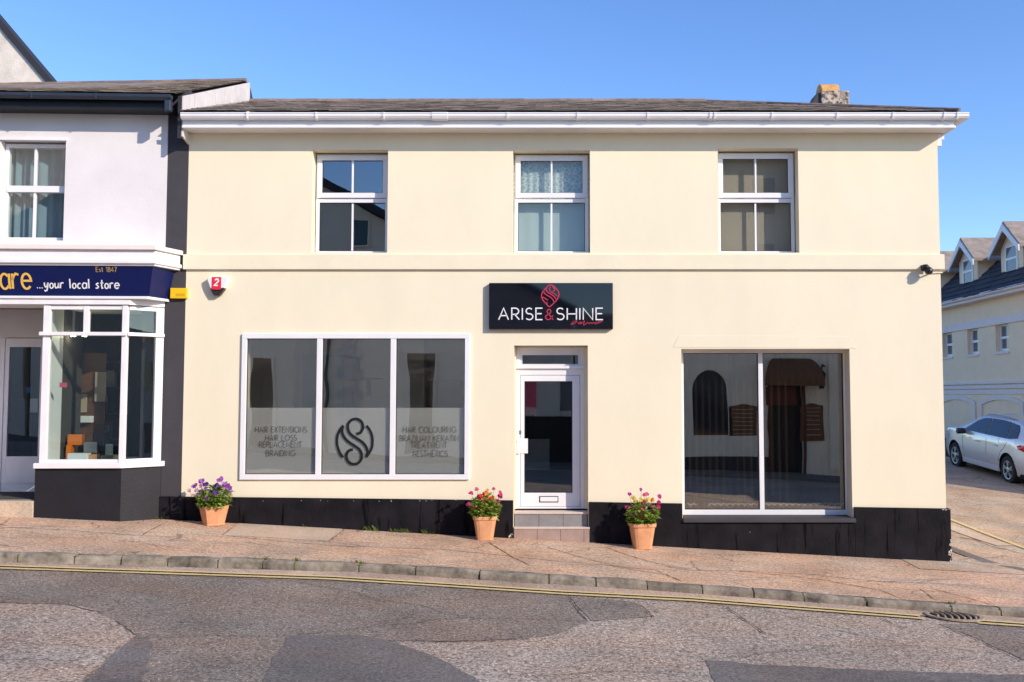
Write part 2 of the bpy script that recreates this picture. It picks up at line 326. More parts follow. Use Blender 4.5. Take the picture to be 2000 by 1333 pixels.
# ------------------------------------------------------------------ mesh builder
class MB:
    def __init__(self, xf=None): self.v, self.f, self.xf = [], [], xf
    def add(self, vs, fs):
        k = len(self.v); self.v += [tuple(v) for v in vs]; self.f += [tuple(i + k for i in f) for f in fs]; return self
    def box(self, x0, x1, y0, y1, z0, z1):
        x0, x1 = min(x0, x1), max(x0, x1); y0, y1 = min(y0, y1), max(y0, y1); z0, z1 = min(z0, z1), max(z0, z1)
        return self.add([(x0, y0, z0), (x1, y0, z0), (x1, y1, z0), (x0, y1, z0), (x0, y0, z1), (x1, y0, z1), (x1, y1, z1), (x0, y1, z1)],
                        [(0, 3, 2, 1), (4, 5, 6, 7), (0, 1, 5, 4), (1, 2, 6, 5), (2, 3, 7, 6), (3, 0, 4, 7)])
    def prism(self, pts, a, b, axis='z'):
        """polygon pts extruded from a to b along an axis; pts are (x,y) for z, (x,z) for y, (y,z) for x"""
        mk = {'z': lambda p, t: (p[0], p[1], t), 'y': lambda p, t: (p[0], t, p[1]), 'x': lambda p, t: (t, p[0], p[1])}[axis]
        n = len(pts); vs = [mk(p, a) for p in pts] + [mk(p, b) for p in pts]
        fs = [tuple(range(n - 1, -1, -1)), tuple(range(n, 2 * n))] + [(i, (i + 1) % n, n + (i + 1) % n, n + i) for i in range(n)]
        return self.add(vs, fs)
    def bar(self, p, q, w, z0, z1):
        """upright slab between plan points p and q, w thick (centred)"""
        d = Vector((q[0] - p[0], q[1] - p[1])); d.normalize(); nx, ny = -d.y * w / 2, d.x * w / 2
        return self.prism([(p[0] - nx, p[1] - ny), (q[0] - nx, q[1] - ny), (q[0] + nx, q[1] + ny), (p[0] + nx, p[1] + ny)], z0, z1)
    def tube(self, pts, r, seg=8, caps=True):
        pts = [Vector(p) for p in pts]; n = len(pts); rs = r if isinstance(r, (list, tuple)) else [r] * n
        base = len(self.v); ref = None
        for i, p in enumerate(pts):
            t = (pts[min(i + 1, n - 1)] - pts[max(i - 1, 0)]).normalized()
            u = t.orthogonal().normalized() if ref is None else (ref - t * ref.dot(t)).normalized()
            ref = u; w = t.cross(u)
            for k in range(seg):
                a = 2 * pi * k / seg; self.v.append(tuple(p + (u * cos(a) + w * sin(a)) * rs[i]))
        for i in range(n - 1):
            for k in range(seg):
                k2 = (k + 1) % seg
                self.f.append((base + i * seg + k, base + i * seg + k2, base + (i + 1) * seg + k2, base + (i + 1) * seg + k))
        if caps:
            self.f.append(tuple(base + k for k in range(seg - 1, -1, -1))); self.f.append(tuple(base + (n - 1) * seg + k for k in range(seg)))
        return self
    def loft(self, rings, close=True, caps=True):
        base = len(self.v); n = len(rings[0])
        for r in rings: self.v += [tuple(p) for p in r]
        for i in range(len(rings) - 1):
            for k in range(n if close else n - 1):
                k2 = (k + 1) % n
                self.f.append((base + i * n + k, base + i * n + k2, base + (i + 1) * n + k2, base + (i + 1) * n + k))
        if caps:
            self.f.append(tuple(base + k for k in range(n - 1, -1, -1))); self.f.append(tuple(base + (len(rings) - 1) * n + k for k in range(n)))
        return self
    def ribbon(self, pts, w, y0, y1):
        """flat stroke of width w through (x,z) points, between depths y0 (front) and y1"""
        P2 = [Vector(p) for p in pts]
        Q = [P2[0]]
        for p in P2[1:]:
            if (p - Q[-1]).length > 1e-5: Q.append(p)
        n = len(Q)
        if n < 2: return self
        closed = (Q[0] - Q[-1]).length < 1e-4
        rows = []
        for i in range(n):
            a = Q[i - 1] if i > 0 else (Q[-2] if closed else None)
            b = Q[i + 1] if i < n - 1 else (Q[1] if closed else None)
            t1 = (Q[i] - a).normalized() if a is not None else (b - Q[i]).normalized()
            t2 = (b - Q[i]).normalized() if b is not None else t1
            n1, n2 = Vector((-t1.y, t1.x)), Vector((-t2.y, t2.x)); m = n1 + n2
            if m.length < 0.3: m = n1
            m.normalize(); k = min(1.6, 1 / max(0.3, m.dot(n1)))
            rows.append((Q[i] + m * w / 2 * k, Q[i] - m * w / 2 * k))
        k = len(self.v)
        for l, r in rows: self.v += [(l.x, y0, l.y), (r.x, y0, r.y), (l.x, y1, l.y), (r.x, y1, r.y)]
        for i in range(n - 1):
            a, b = k + 4 * i, k + 4 * i + 4
            self.f += [(a, a + 1, b + 1, b), (a + 2, b + 2, b + 3, a + 3), (a, b, b + 2, a + 2), (a + 1, a + 3, b + 3, b + 1)]
        self.f += [(k, k + 2, k + 3, k + 1), (k + 4 * n - 4, k + 4 * n - 3, k + 4 * n - 1, k + 4 * n - 2)]
        return self
    def build(self, name, material, parent=None, smooth=False, bevel=0.0, weld=False):
        me = bpy.data.meshes.new(name)
        vs = [self.xf(v) for v in self.v] if self.xf else self.v
        base = Vector((0, 0, 0)); q = parent
        while q is not None: base += Vector(q.location); q = q.parent
        me.from_pydata([tuple(Vector(v) - base) for v in vs], [], self.f)
        bm = bmesh.new(); bm.from_mesh(me)
        if weld: bmesh.ops.remove_doubles(bm, verts=bm.verts, dist=1e-4)
        bmesh.ops.recalc_face_normals(bm, faces=bm.faces); bm.to_mesh(me); bm.free()
        me.materials.append(M[material] if isinstance(material, str) else material)
        if smooth:
            for p in me.polygons: p.use_smooth = True
        o = bpy.data.objects.new(name, me); C.objects.link(o)
        if parent is not None: o.parent = parent
        if bevel:
            md = o.modifiers.new('edge', 'BEVEL'); md.width = bevel; md.segments = 2; md.limit_method = 'ANGLE'; md.angle_limit = radians(40)
        return o

def tag(o, label=None, cat=None, group=None, kind=None):
    if label: o['label'] = label
    if cat: o['category'] = cat
    if group: o['group'] = group
    if kind: o['kind'] = kind
    return o
def thing(name, label, cat, loc=(0, 0, 0), group=None):
    o = bpy.data.objects.new(name, None); C.objects.link(o); o.location = loc; o.empty_display_size = 0.2
    return tag(o, label, cat, group)

def sheet(mb, x0, x1, z0, z1, y, th, holes):
    """wall in the xz plane, front at y, th thick, with rectangular openings (x0,x1,z0,z1) and their reveals"""
    xs = sorted({x0, x1, *[min(max(h[i], x0), x1) for h in holes for i in (0, 1)]}); zs = sorted({z0, z1, *[min(max(h[i], z0), z1) for h in holes for i in (2, 3)]})
    for i in range(len(xs) - 1):
        for j in range(len(zs) - 1):
            cx, cz = (xs[i] + xs[i + 1]) / 2, (zs[j] + zs[j + 1]) / 2
            if any(h[0] < cx < h[1] and h[2] < cz < h[3] for h in holes): continue
            a, b, c, d = xs[i], xs[i + 1], zs[j], zs[j + 1]
            mb.add([(a, y, c), (b, y, c), (b, y, d), (a, y, d)], [(0, 1, 2, 3)])
            mb.add([(a, y + th, c), (b, y + th, c), (b, y + th, d), (a, y + th, d)], [(3, 2, 1, 0)])
    for h in holes + [(x0, x1, z0, z1)]:
        a, b, c, d = h
        for (p, q) in (((a, c), (b, c)), ((b, c), (b, d)), ((b, d), (a, d)), ((a, d), (a, c))):
            mb.add([(p[0], y, p[1]), (q[0], y, q[1]), (q[0], y + th, q[1]), (p[0], y + th, p[1])], [(0, 1, 2, 3)])
    return mb
def ringbox(mb, x0, x1, z0, z1, w, y0, y1, wb=None):
    """rectangular frame, w wide (bottom rail wb)"""
    wb = wb or w
    mb.box(x0, x1, y0, y1, z0, z0 + wb); mb.box(x0, x1, y0, y1, z1 - w, z1)
    mb.box(x0, x0 + w, y0, y1, z0 + wb, z1 - w); mb.box(x1 - w, x1, y0, y1, z0 + wb, z1 - w)
    return mb

def slates(mb, O, U, V, span, vlen, w=0.28, g=0.23, t=0.009):
    """overlapping slate courses; span(v) gives (u0,u1) at slope distance v"""
    O, U, V = Vector(O), Vector(U).normalized(), Vector(V).normalized(); N = U.cross(V).normalized()
    if N.z < 0: N = -N
    r = 0
    v = 0.0
    while v < vlen:
        u0, u1 = span(v); g2 = min(g, vlen - v) * 1.12
        u = u0 - (w / 2 if r % 2 else 0)
        while u < u1:
            a, b = max(u, u0) + 0.003, min(u + w, u1) - 0.003
            if b - a > 0.02:
                l = t * (1.6 + rnd.random() * 1.0); j = rnd.uniform(-0.012, 0.006)
                q = [O + U * a + V * (v + j) + N * l, O + U * b + V * (v + j + rnd.uniform(-.004, .004)) + N * (l + rnd.uniform(-.002, .003)), O + U * b + V * (v + g2) + N * 0.003, O + U * a + V * (v + g2) + N * 0.003]
                lo = [q[0] - N * t, q[1] - N * t]
                mb.add(q + lo, [(0, 1, 2, 3), (4, 5, 1, 0), (4, 0, 3), (5, 2, 1)])
            u += w
        v += g; r += 1
    return mb

# ------------------------------------------------------------------ stroke lettering
def arc(cx, cy, rx, ry, a0, a1, n=14):
    return [(cx + rx * cos(radians(a0 + (a1 - a0) * i / n)), cy + ry * sin(radians(a0 + (a1 - a0) * i / n))) for i in range(n + 1)]
UP = {
 'A': (.78, [[(0, 0), (.39, 1), (.78, 0)], [(.14, .35), (.64, .35)]]),
 'B': (.58, [[(0, 0), (0, 1), (.3, 1)] + arc(.3, .76, .22, .24, 90, -90)[1:] + [(0, .52)], [(.3, .52)] + arc(.3, .26, .27, .26, 90, -90)[1:] + [(0, 0)]]),
 'C': (.82, [arc(.5, .5, .5, .5, 45, 315, 24)]),
 'D': (.7, [[(0, 0), (0, 1), (.25, 1)] + arc(.25, .5, .45, .5, 90, -90, 18)[1:] + [(0, 0)]]),
 'E': (.52, [[(.52, 1), (0, 1), (0, 0), (.52, 0)], [(0, .52), (.46, .52)]]),
 'G': (.9, [arc(.5, .5, .5, .5, 45, 350, 24) + [(.98, .46), (.6, .46)]]),
 'H': (.7, [[(0, 0), (0, 1)], [(.7, 0), (.7, 1)], [(0, .5), (.7, .5)]]),
 'I': (.0, [[(0, 0), (0, 1)]]),
 'K': (.6, [[(0, 0), (0, 1)], [(.58, 1), (.0, .45)], [(.2, .62), (.6, 0)]]),
 'L': (.48, [[(0, 1), (0, 0), (.48, 0)]]),
 'M': (.84, [[(0, 0), (.08, 1), (.42, .2), (.76, 1), (.84, 0)]]),
 'N': (.72, [[(0, 0), (0, 1), (.72, 0), (.72, 1)]]),
 'O': (1.0, [arc(.5, .5, .5, .5, 90, 450, 28)]),
 'P': (.54, [[(0, 0), (0, 1), (.26, 1)] + arc(.26, .73, .28, .27, 90, -90)[1:] + [(0, .46)]]),
 'R': (.58, [[(0, 0), (0, 1), (.27, 1)] + arc(.27, .73, .28, .27, 90, -90)[1:] + [(0, .46)], [(.24, .46), (.6, 0)]]),
 'S': (.56, [arc(.29, .75, .25, .25, 35, 250, 14) + arc(.29, .26, .28, .26, 75, -145, 16)]),
 'T': (.6, [[(0, 1), (.6, 1)], [(.3, 1), (.3, 0)]]),
 'U': (.68, [[(0, 1), (0, .34)] + arc(.34, .34, .34, .34, 180, 360)[1:] + [(.68, 1)]]),
 'X': (.66, [[(0, 0), (.66, 1)], [(0, 1), (.66, 0)]]),
 'Z': (.62, [[(0, 1), (.62, 1), (0, 0), (.62, 0)]]),
 '&': (.72, [[(.72, 0), (.2, .68)] + arc(.34, .80, .17, .18, 215, -35, 16) + [(.44, .62), (.14, .42)] + arc(.28, .24, .25, .24, 130, 330, 14) + [(.58, .22), (.68, .42)]]),
 ' ': (.32, []),
 '1': (.25, [[(0, .8), (.22, 1), (.22, 0)]]),
 '8': (.52, [arc(.26, .76, .2, .24, 270, 630, 20), arc(.26, .26, .26, .26, 90, 450, 20)]),
 '4': (.58, [[(.42, 0), (.42, 1), (0, .3), (.58, .3)]]),
 '7': (.5, [[(0, 1), (.5, 1), (.16, 0)]]),
 '2': (.55, [arc(.27, .72, .26, .28, 165, -35, 14) + [(.0, 0), (.58, .02)]]),
}
LO = {   # lower case, x-height 0.62
 'a': (.52, [arc(.24, .30, .24, .31, 40, 325, 20), [(.50, .62), (.50, .08), (.56, 0)]]),
 'r': (.36, [[(0, .62), (0, 0)], [(0, .36), (.08, .52), (.2, .62), (.36, .58)]]),
 'e': (.54, [[(.02, .33), (.53, .33)] + arc(.27, .31, .26, .31, 8, 320, 22)]),
 'y': (.46, [[(0, .62), (.03, .3), (.16, .12), (.32, .2), (.44, .62)], [(.46, .62), (.40, .1), (.32, -.25), (.14, -.33), (.04, -.2)]]),
 'o': (.42, [arc(.21, .27, .21, .28, 80, 440, 18)]),
 'u': (.46, [[(0, .58), (.0, .2), (.12, .02), (.28, .06), (.40, .3), (.42, .6)], [(.42, .6), (.43, .1), (.5, .02)]]),
 'l': (.14, [[(0, 1.05), (.03, .5), (.08, .0)]]),
 'c': (.38, [arc(.22, .27, .21, .28, 55, 310, 16)]),
 's': (.36, [[(.36, .56), (.2, .58), (.06, .46), (.2, .32), (.34, .18), (.22, .02), (0, .04)]]),
 't': (.34, [[(.16, .95), (.14, .4), (.2, .02), (.34, .06)], [(0, .58), (.34, .62)]]),
 'n': (.44, [[(0, .6), (0, 0)], [(0, .34), (.14, .58), (.32, .56), (.40, .3), (.42, 0)]]),
 '.': (.08, [[(0, 0), (.07, .05)]]), ' ': (.34, []),
 'E': UP['E'], '1': UP['1'], '8': UP['8'], '4': UP['4'], '7': UP['7'],
}
def text_width(s, font, h, gap): return sum(font[c][0] * h + gap * h for c in s) - gap * h
def write(mb, s, x, z, h, w, y0, y1, font=UP, gap=0.24, slant=0.0, fit=None):
    if fit: k = (fit) / text_width(s, font, h, gap)
    else: k = 1.0
    for c in s:
        adv, st = font[c]
        for line in st: mb.ribbon([(x + (px * h + py * h * slant) * k, z + py * h) for px, py in line], w, y0, y1)
        x += (adv * h + gap * h) * k
    return x
def spline(pts, n=6):
    out = []
    for i in range(len(pts) - 1):
        p0, p1, p2, p3 = pts[max(i - 1, 0)], pts[i], pts[i + 1], pts[min(i + 2, len(pts) - 1)]
        for k in range(n):
            t = k / n
            out.append(tuple(0.5 * ((2 * p1[j]) + (-p0[j] + p2[j]) * t + (2 * p0[j] - 5 * p1[j] + 4 * p2[j] - p3[j]) * t * t + (-p0[j] + 3 * p1[j] - 3 * p2[j] + p3[j]) * t ** 3) for j in (0, 1)))
    out.append(pts[-1]); return out

# ================================================================== GROUND
def ground_grid(name, xs, ys, off, m, kind='structure', skirt=0.0):
    mb = MB(); nx, ny = len(xs), len(ys)
    vs = [(x, y, H(x, y) + off) for y in ys for x in xs]
    mb.add(vs, [(j * nx + i, j * nx + i + 1, (j + 1) * nx + i + 1, (j + 1) * nx + i) for j in range(ny - 1) for i in range(nx - 1)])
    return tag(mb.build(name, m), kind=kind)
def lin(a, b, n): return [a + (b - a) * i / n for i in range(n + 1)]
ground_grid('ground', [-400, -120, -45, -20, 0, 20, 45, 120, 400], [-400, -100, -40, -17, -7.5, 0, 30, 60, 400], -0.5, 'sidedark')

KB = [G(*p) for p in [(0, 1078), (350, 1087), (700, 1099), (895, 1110), (1300, 1137), (1700, 1167), (2000, 1188)]]
def extend(pts, x0, x1):
    a, b = pts[0], pts[1]; c, d = pts[-2], pts[-1]
    l = (x0, a[1] + (b[1] - a[1]) / (b[0] - a[0]) * (x0 - a[0]) * 0.5); r = (x1, d[1] + (d[1] - c[1]) / (d[0] - c[0]) * (x1 - d[0]) * 0.5)
    return [l] + pts + [r]
KB = extend(KB, -22, 22)
def kerb_y(x):
    for (a, b), (c, d) in zip(KB, KB[1:]):
        if a <= x <= c: return b + (d - b) * (x - a) / (c - a)
    return KB[0][1] if x < KB[0][0] else KB[-1][1]
DROP = 0.10
# carriageway: from the kerb to the far side
mb = MB(); xs = lin(-40, 40, 80); vs = []
for x in xs:
    ky = kerb_y(x)
    for y in (ky + 0.05, -7.5, -11, -15.2): vs.append((x, y, H(x, y) - DROP))
mb.add(vs, [(i * 4 + j, i * 4 + 4 + j, i * 4 + 5 + j, i * 4 + 1 + j) for i in range(len(xs) - 1) for j in range(3)])
tag(mb.build('road', 'road'), kind='structure')
# footway in front of the shops
mb = MB(); xs = lin(-22, 22, 110); vs = []
for x in xs:
    ky = kerb_y(x)
    for y in (ky, ky * 0.6, ky * 0.3, 0.0, 0.35): vs.append((x, y, -0.054 * x + 0.02 * min(y, 0)))
mb.add(vs, [(i * 5 + j, i * 5 + 5 + j, i * 5 + 6 + j, i * 5 + 1 + j) for i in range(len(xs) - 1) for j in range(4)])
tag(mb.build('pavement', 'pave'), kind='structure')
# opposite footway, seen only mirrored
mb = MB().prism([(-40, -17.6), (40, -17.6), (40, -15.2), (-40, -15.2)], -1, 0)
mb.v = [(x, y, (H(x, y) - 0.02) if z == 0 else H(x, y) - 0.9) for x, y, z in mb.v]
tag(mb.build('opposite_pavement', 'sidedark'), kind='structure')
# kerb stones
jx = [45, 154, 246, 335, 432, 518, 579, 704, 814, 938, 1072, 1163, 1262, 1369, 1468, 1565, 1687, 1850, 1946]
top = lambda px: 1078 + (0 if px < 0 else 0)
def kerb_px_to_x(px):
    lo, hi = -8, 8
    for _ in range(40):
        m = (lo + hi) / 2; y = kerb_y(m); d = y + DIST; h = H(m, y) - EYE; zc = d * CP + h * SP
        if CX + FPX * m / zc < px: lo = m
        else: hi = m
    return lo
J = [kerb_px_to_x(p) for p in jx]
a = J[0]
while a > -20: a -= rnd.uniform(0.7, 1.0); J.insert(0, a)
a = J[-1]
while a < 20: a += rnd.uniform(0.75, 1.05); J.append(a)
kb = MB(); jt = MB()
for a, b in zip(J, J[1:]):
    w = 0.125 + rnd.uniform(-.012, .012); dz = rnd.uniform(-.008, .008); g = 0.007
    rings = []
    nseg = 4
    for i in range(nseg + 1):
        x = a + g + (b - a - 2 * g) * i / nseg; yb = kerb_y(x); z = H(x, yb) + 0.006 + dz + rnd.uniform(-.004, .004); f = yb - w + rnd.uniform(-.006, .006)
        e = 0.018 if i in (0, nseg) else 0.0
        rings.append([(x, yb + .01, z - .3), (x, yb + .01, z - e * .5), (x, f + .035 + e, z - e * .4), (x, f + .012 + e, z - .012 - e * .5), (x, f + e * .4, z - .038), (x, f - .01, z - .17), (x, f - .01, z - .3)])
    kb.loft(rings)
    yb = kerb_y(b); jt.box(b - g - 0.004, b + g + 0.004, yb - w + .02, yb + .008, H(b, yb) - .25, H(b, yb) - .012)
ko = tag(kb.build('kerb', 'kerb', bevel=0.004), kind='structure')
tag(jt.build('kerb_joints', 'joint'), kind='structure')

def flat_patch(name, pts, off, m, rag=0.014):
    q0 = [G(px, py, off) for px, py in pts]; q = []
    for i, p in enumerate(q0):
        n_ = q0[(i + 1) % len(q0)]; L_ = sqrt((n_[0] - p[0]) ** 2 + (n_[1] - p[1]) ** 2); k = max(1, min(60, int(L_ / .12)))
        for j in range(k): q.append((p[0] + (n_[0] - p[0]) * j / k + (rnd.gauss(0, rag) if j else 0), p[1] + (n_[1] - p[1]) * j / k + (rnd.gauss(0, rag) if j else 0)))
    mb = MB(); mb.add([(x, y, H(x, y) + off) for x, y in q], [tuple(range(len(q)))])
    o = mb.build(name, m)
    for p in o.data.polygons:
        if p.normal.z < 0: p.flip()
    return tag(o, kind='structure')
RZ = -DROP
flat_patch('road_patch', [(-300, 1108), (0, 1112), (350, 1123), (650, 1134), (900, 1150), (1105, 1164), (1128, 1190), (1150, 1214), (1110, 1232), (1060, 1244), (950, 1251), (850, 1253), (760, 1252), (790, 1262), (860, 1287), (960, 1345), (-300, 1345)], RZ + .004, 'roadmid')
flat_patch('road_patch', [(-300, 1170), (0, 1176), (130, 1180), (175, 1188), (225, 1212), (268, 1240), (210, 1285), (145, 1345), (-300, 1345)], RZ + .008, 'road')
flat_patch('road_patch', [(565, 1243), (640, 1241), (705, 1241), (760, 1252), (820, 1272), (880, 1297), (955, 1345), (505, 1345), (530, 1300), (548, 1265)], RZ + .008, 'roaddark')
flat_patch('road_patch', [(268, 1242), (300, 1262), (285, 1300), (275, 1345), (150, 1345), (212, 1288)], RZ + .0085, 'roaddark')
flat_patch('road_patch', [(1378, 1290), (1420, 1291), (1480, 1299), (1600, 1303), (1700, 1309), (1850, 1314), (2300, 1330), (2300, 1345), (1400, 1345)], RZ + .004, 'roaddark')
flat_patch('road_patch', [(1832, 1219), (1900, 1244), (2000, 1290), (2300, 1410), (2300, 1248), (2000, 1224)], RZ + .004, 'roadmid')
flat_patch('road_patch', [(1112, 1165), (1180, 1170), (1240, 1176), (1275, 1204), (1220, 1208), (1155, 1213)], RZ + .006, 'roadmid')
flat_patch('gutter_channel', [(-200, 1096), (0, 1100), (350, 1109), (700, 1118), (895, 1131), (1297, 1154), (1690, 1184), (2000, 1203), (2200, 1218), (2200, 1232), (2000, 1217), (1818, 1204), (1350, 1168), (1105, 1156), (650, 1126), (350, 1116), (0, 1105), (-200, 1101)], RZ + .0125, 'gutterdirt')
# double yellow lines
YL = [(-400, 1096), (-200, 1101), (0, 1107), (350, 1118.5), (650, 1128.5), (900, 1144), (1105, 1157.5), (1350, 1170), (1580, 1188), (1822, 1207)]
YR = [(1905, 1213.5), (2000, 1220), (2200, 1236)]
yl = MB()
for line in (YL, YR):
    for o in (-0.075, 0.075):
        q = [G(px, py, RZ + .017) for px, py in line]; vs = []
        for i in range(len(q) - 1):
            for k in range(12):
                t = k / 12; x = q[i][0] + (q[i + 1][0] - q[i][0]) * t; y = q[i][1] + (q[i + 1][1] - q[i][1]) * t
                w = 0.038 + rnd.uniform(-.007, .004)
                vs += [(x, y + o - w, H(x, y) + RZ + .017), (x, y + o + w, H(x, y) + RZ + .017)]
        yl.add(vs, [(i * 2, i * 2 + 2, i * 2 + 3, i * 2 + 1) for i in range(len(vs) // 2 - 1)])
tag(yl.build('road_markings', 'yellow'), kind='structure')
flat_patch('pavement_slab', [(437, 1045), (469, 1020), (668, 1033), (640, 1057)], .004, 'slab')

# side street going away past the right-hand corner
sxs = [6.0, 6.3, 7, 8, 9, 10, 12, 16, 22, 45]; sys_ = lin(0.3, 6, 12) + lin(7, 60, 30)
ground_grid('side_street', sxs, sys_, -0.004, 'tanroad')
ground_grid('junction_apron', lin(5.3, 22, 16), lin(-0.75, 0.36, 4), 0.006, 'tanroad')
def strip(name, pts, off, w, m):
    q = [G(px, py, off) for px, py in pts]; vs = []
    n = len(q)
    P2 = []
    for i in range(n - 1):
        for k in range(10): P2.append((q[i][0] + (q[i + 1][0] - q[i][0]) * k / 10, q[i][1] + (q[i + 1][1] - q[i][1]) * k / 10))
    P2.append(q[-1])
    for i, (x, y) in enumerate(P2):
        t = (Vector(P2[min(i + 1, len(P2) - 1)]) - Vector(P2[max(i - 1, 0)])).normalized(); nx, ny = -t.y * w / 2, t.x * w / 2
        vs += [(x - nx, y - ny, H(x - nx, y - ny) + off), (x + nx, y + ny, H(x + nx, y + ny) + off)]
    mb = MB(); mb.add(vs, [(i * 2, i * 2 + 2, i * 2 + 3, i * 2 + 1) for i in range(len(P2) - 1)])
    return tag(mb.build(name, m), kind='structure')
strip('side_street_marking', [(1845, 1010), (1860, 1016), (1920, 1040), (2000, 1070), (2100, 1108)], .008, .10, 'yellow')
strip('side_street_kerb', [(1845, 1027), (1866, 1033), (1920, 1052), (1965, 1066)], .006, .34, 'slab')
strip('side_street_channel_shade', [(1850, 1068), (1880, 1080), (1930, 1098), (2000, 1113), (2100, 1130)], .007, .22, 'sidedark')  # flat strip; the shadow along the channel is put into its dark colour

# long cracks in the footway and old trench lines in the road
M['crack'] = mat('crack_line', (0.19, 0.125, 0.09), 0.95, 0.3, 9)
M['roadcrack'] = mat('road_crack_line', (0.085, 0.073, 0.065), 0.95, 0.3, 9)
def crack(name, pts, off, w, m):
    q = [G(px, py, off) for px, py in pts]; P2 = []
    for (a, b), (c, d) in zip(q, q[1:]):
        k = max(2, int(sqrt((c - a) ** 2 + (d - b) ** 2) / .06))
        for i in range(k): P2.append((a + (c - a) * i / k + rnd.gauss(0, .007), b + (d - b) * i / k + rnd.gauss(0, .010)))
    P2.append(q[-1]); vs = []
    for i, (x, y) in enumerate(P2):
        t = (Vector(P2[min(i + 1, len(P2) - 1)]) - Vector(P2[max(i - 1, 0)])).normalized(); hw_ = w * rnd.uniform(.25, .75) * (.3 if i in (0, len(P2) - 1) else 1)
        vs += [(x + t.y * hw_, y - t.x * hw_, H(x, y) + off), (x - t.y * hw_, y + t.x * hw_, H(x, y) + off)]
    mb = MB(); mb.add(vs, [(i * 2, i * 2 + 2, i * 2 + 3, i * 2 + 1) for i in range(len(P2) - 1)])
    return tag(mb.build(name, m), kind='structure')
for pts in ([(650, 1066), (760, 1069), (860, 1073), (965, 1083), (1070, 1094), (1175, 1103), (1280, 1113), (1332, 1136)], [(954, 1059), (1000, 1087), (1035, 1104)], [(1070, 1069), (1140, 1090), (1210, 1108), (1315, 1125)],
            [(1182, 1069), (1245, 1090), (1297, 1104), (1350, 1111)], [(1300, 1106), (1352, 1114), (1440, 1115), (1545, 1125), (1615, 1134), (1720, 1153), (1765, 1171)], [(1440, 1115), (1580, 1122), (1720, 1136), (1818, 1139), (1895, 1146)],
            [(1797, 1150), (1825, 1171)], [(1825, 1150), (1877, 1164), (1937, 1181)], [(-40, 1027), (0, 1029), (140, 1036), (252, 1045), (350, 1050)], [(315, 1024), (273, 1048)], [(448, 1047), (560, 1058), (700, 1069)], [(455, 1030), (433, 1046)], [(672, 1034), (642, 1058)]):
    crack('pavement_crack', pts, .0065, .0135, 'crack')
for pts in ([(1108, 1165), (1125, 1185), (1147, 1213)], [(1245, 1178), (1262, 1190), (1276, 1206)], [(1419, 1185), (1450, 1208), (1496, 1237), (1560, 1246)], [(1723, 1208), (1752, 1222), (1786, 1234)], [(1832, 1220), (1900, 1245), (2000, 1291)], [(225, 1212), (268, 1241)], [(760, 1252), (850, 1253), (950, 1251), (1040, 1247)], [(-20, 1176), (130, 1180), (200, 1197)]):
    crack('road_crack', pts, RZ + .0125, .014, 'roadcrack')

# drain grating in the channel
dc = G(1864, 1207, RZ)
dz = H(*dc) + RZ
dr = thing('drain_grating', 'rusty oval iron gully grating with curved bars beside the kerb', 'drain cover', (dc[0], dc[1], dz))
rx, ry = 0.335, 0.23
mb = MB(); rings = []
for rr, zz in ((1.12, .018), (1.12, .026), (1.0, .027), (1.0, .019)): pass
n = 28
outer = [(dc[0] + rx * cos(2 * pi * i / n), dc[1] + ry * sin(2 * pi * i / n)) for i in range(n)]
inner = [(dc[0] + rx * .86 * cos(2 * pi * i / n), dc[1] + ry * .82 * sin(2 * pi * i / n)) for i in range(n)]
zt = lambda x, y: H(x, y) + RZ
vs = [(x, y, zt(x, y) + .012) for x, y in outer] + [(x, y, zt(x, y) + .030) for x, y in outer] + [(x, y, zt(x, y) + .030) for x, y in inner] + [(x, y, zt(x, y) + .016) for x, y in inner]
mb.add(vs, [(a * n + i, a * n + (i + 1) % n, (a + 1) * n + (i + 1) % n, (a + 1) * n + i) for a in range(3) for i in range(n)])
mb.build('rim', 'metalgrate', dr)
mb = MB(); mb.add([(x, y, zt(x, y) + .0165) for x, y in inner], [tuple(range(n))]); mb.build('pit_plate', 'pit_plate', dr)  # flat black plate; its colour stands for the shade below the bars
for k in range(7):
    u = -0.78 + 1.56 * k / 6; hh = sqrt(max(0, 1 - u * u)) * ry * .84
    pts = []
    for i in range(9):
        s = -1 + 2 * i / 8; x = dc[0] + u * rx * .84 + 0.05 * (1 - s * s) - 0.03; y = dc[1] + s * hh; pts.append((x, y, zt(x, y) + .026))
    MB().tube(pts, 0.013, 6).build('bar', 'metalgrate', dr)

# weeds along the wall foot
mb = MB()
def tuft(x, y, n, h):
    for _ in range(n):
        a = rnd.uniform(0, 2 * pi); l = h * rnd.uniform(.5, 1.2); bx, by = x + rnd.gauss(0, .03), y + rnd.uniform(-.02, .01); z = H(bx, by)
        dx, dy = cos(a) * l * .6, sin(a) * l * .6; w = .006
        mb.add([(bx - w, by, z), (bx + w, by, z), (bx + dx * .6, by + dy * .6 - .01, z + l * .7), (bx + dx, by + dy - .02, z + l)], [(0, 1, 2), (0, 2, 3)])
for px, n, h in [(722, 14, .07), (735, 20, .09), (770, 14, .06), (782, 20, .07), (795, 16, .06), (832, 18, .08), (845, 8, .05), (600, 6, .06), (312, 14, .06), (1000, 5, .05)]:
    tuft(X_(px, 1035), -0.05, n, h)
for px in (704, 579, 518, 1850):
    x = kerb_px_to_x(px)
    for _ in range(3): tuft(x + rnd.gauss(0, .02), kerb_y(x) - .01, 5, .05)
tag(mb.build('grass', 'grass'), kind='stuff')

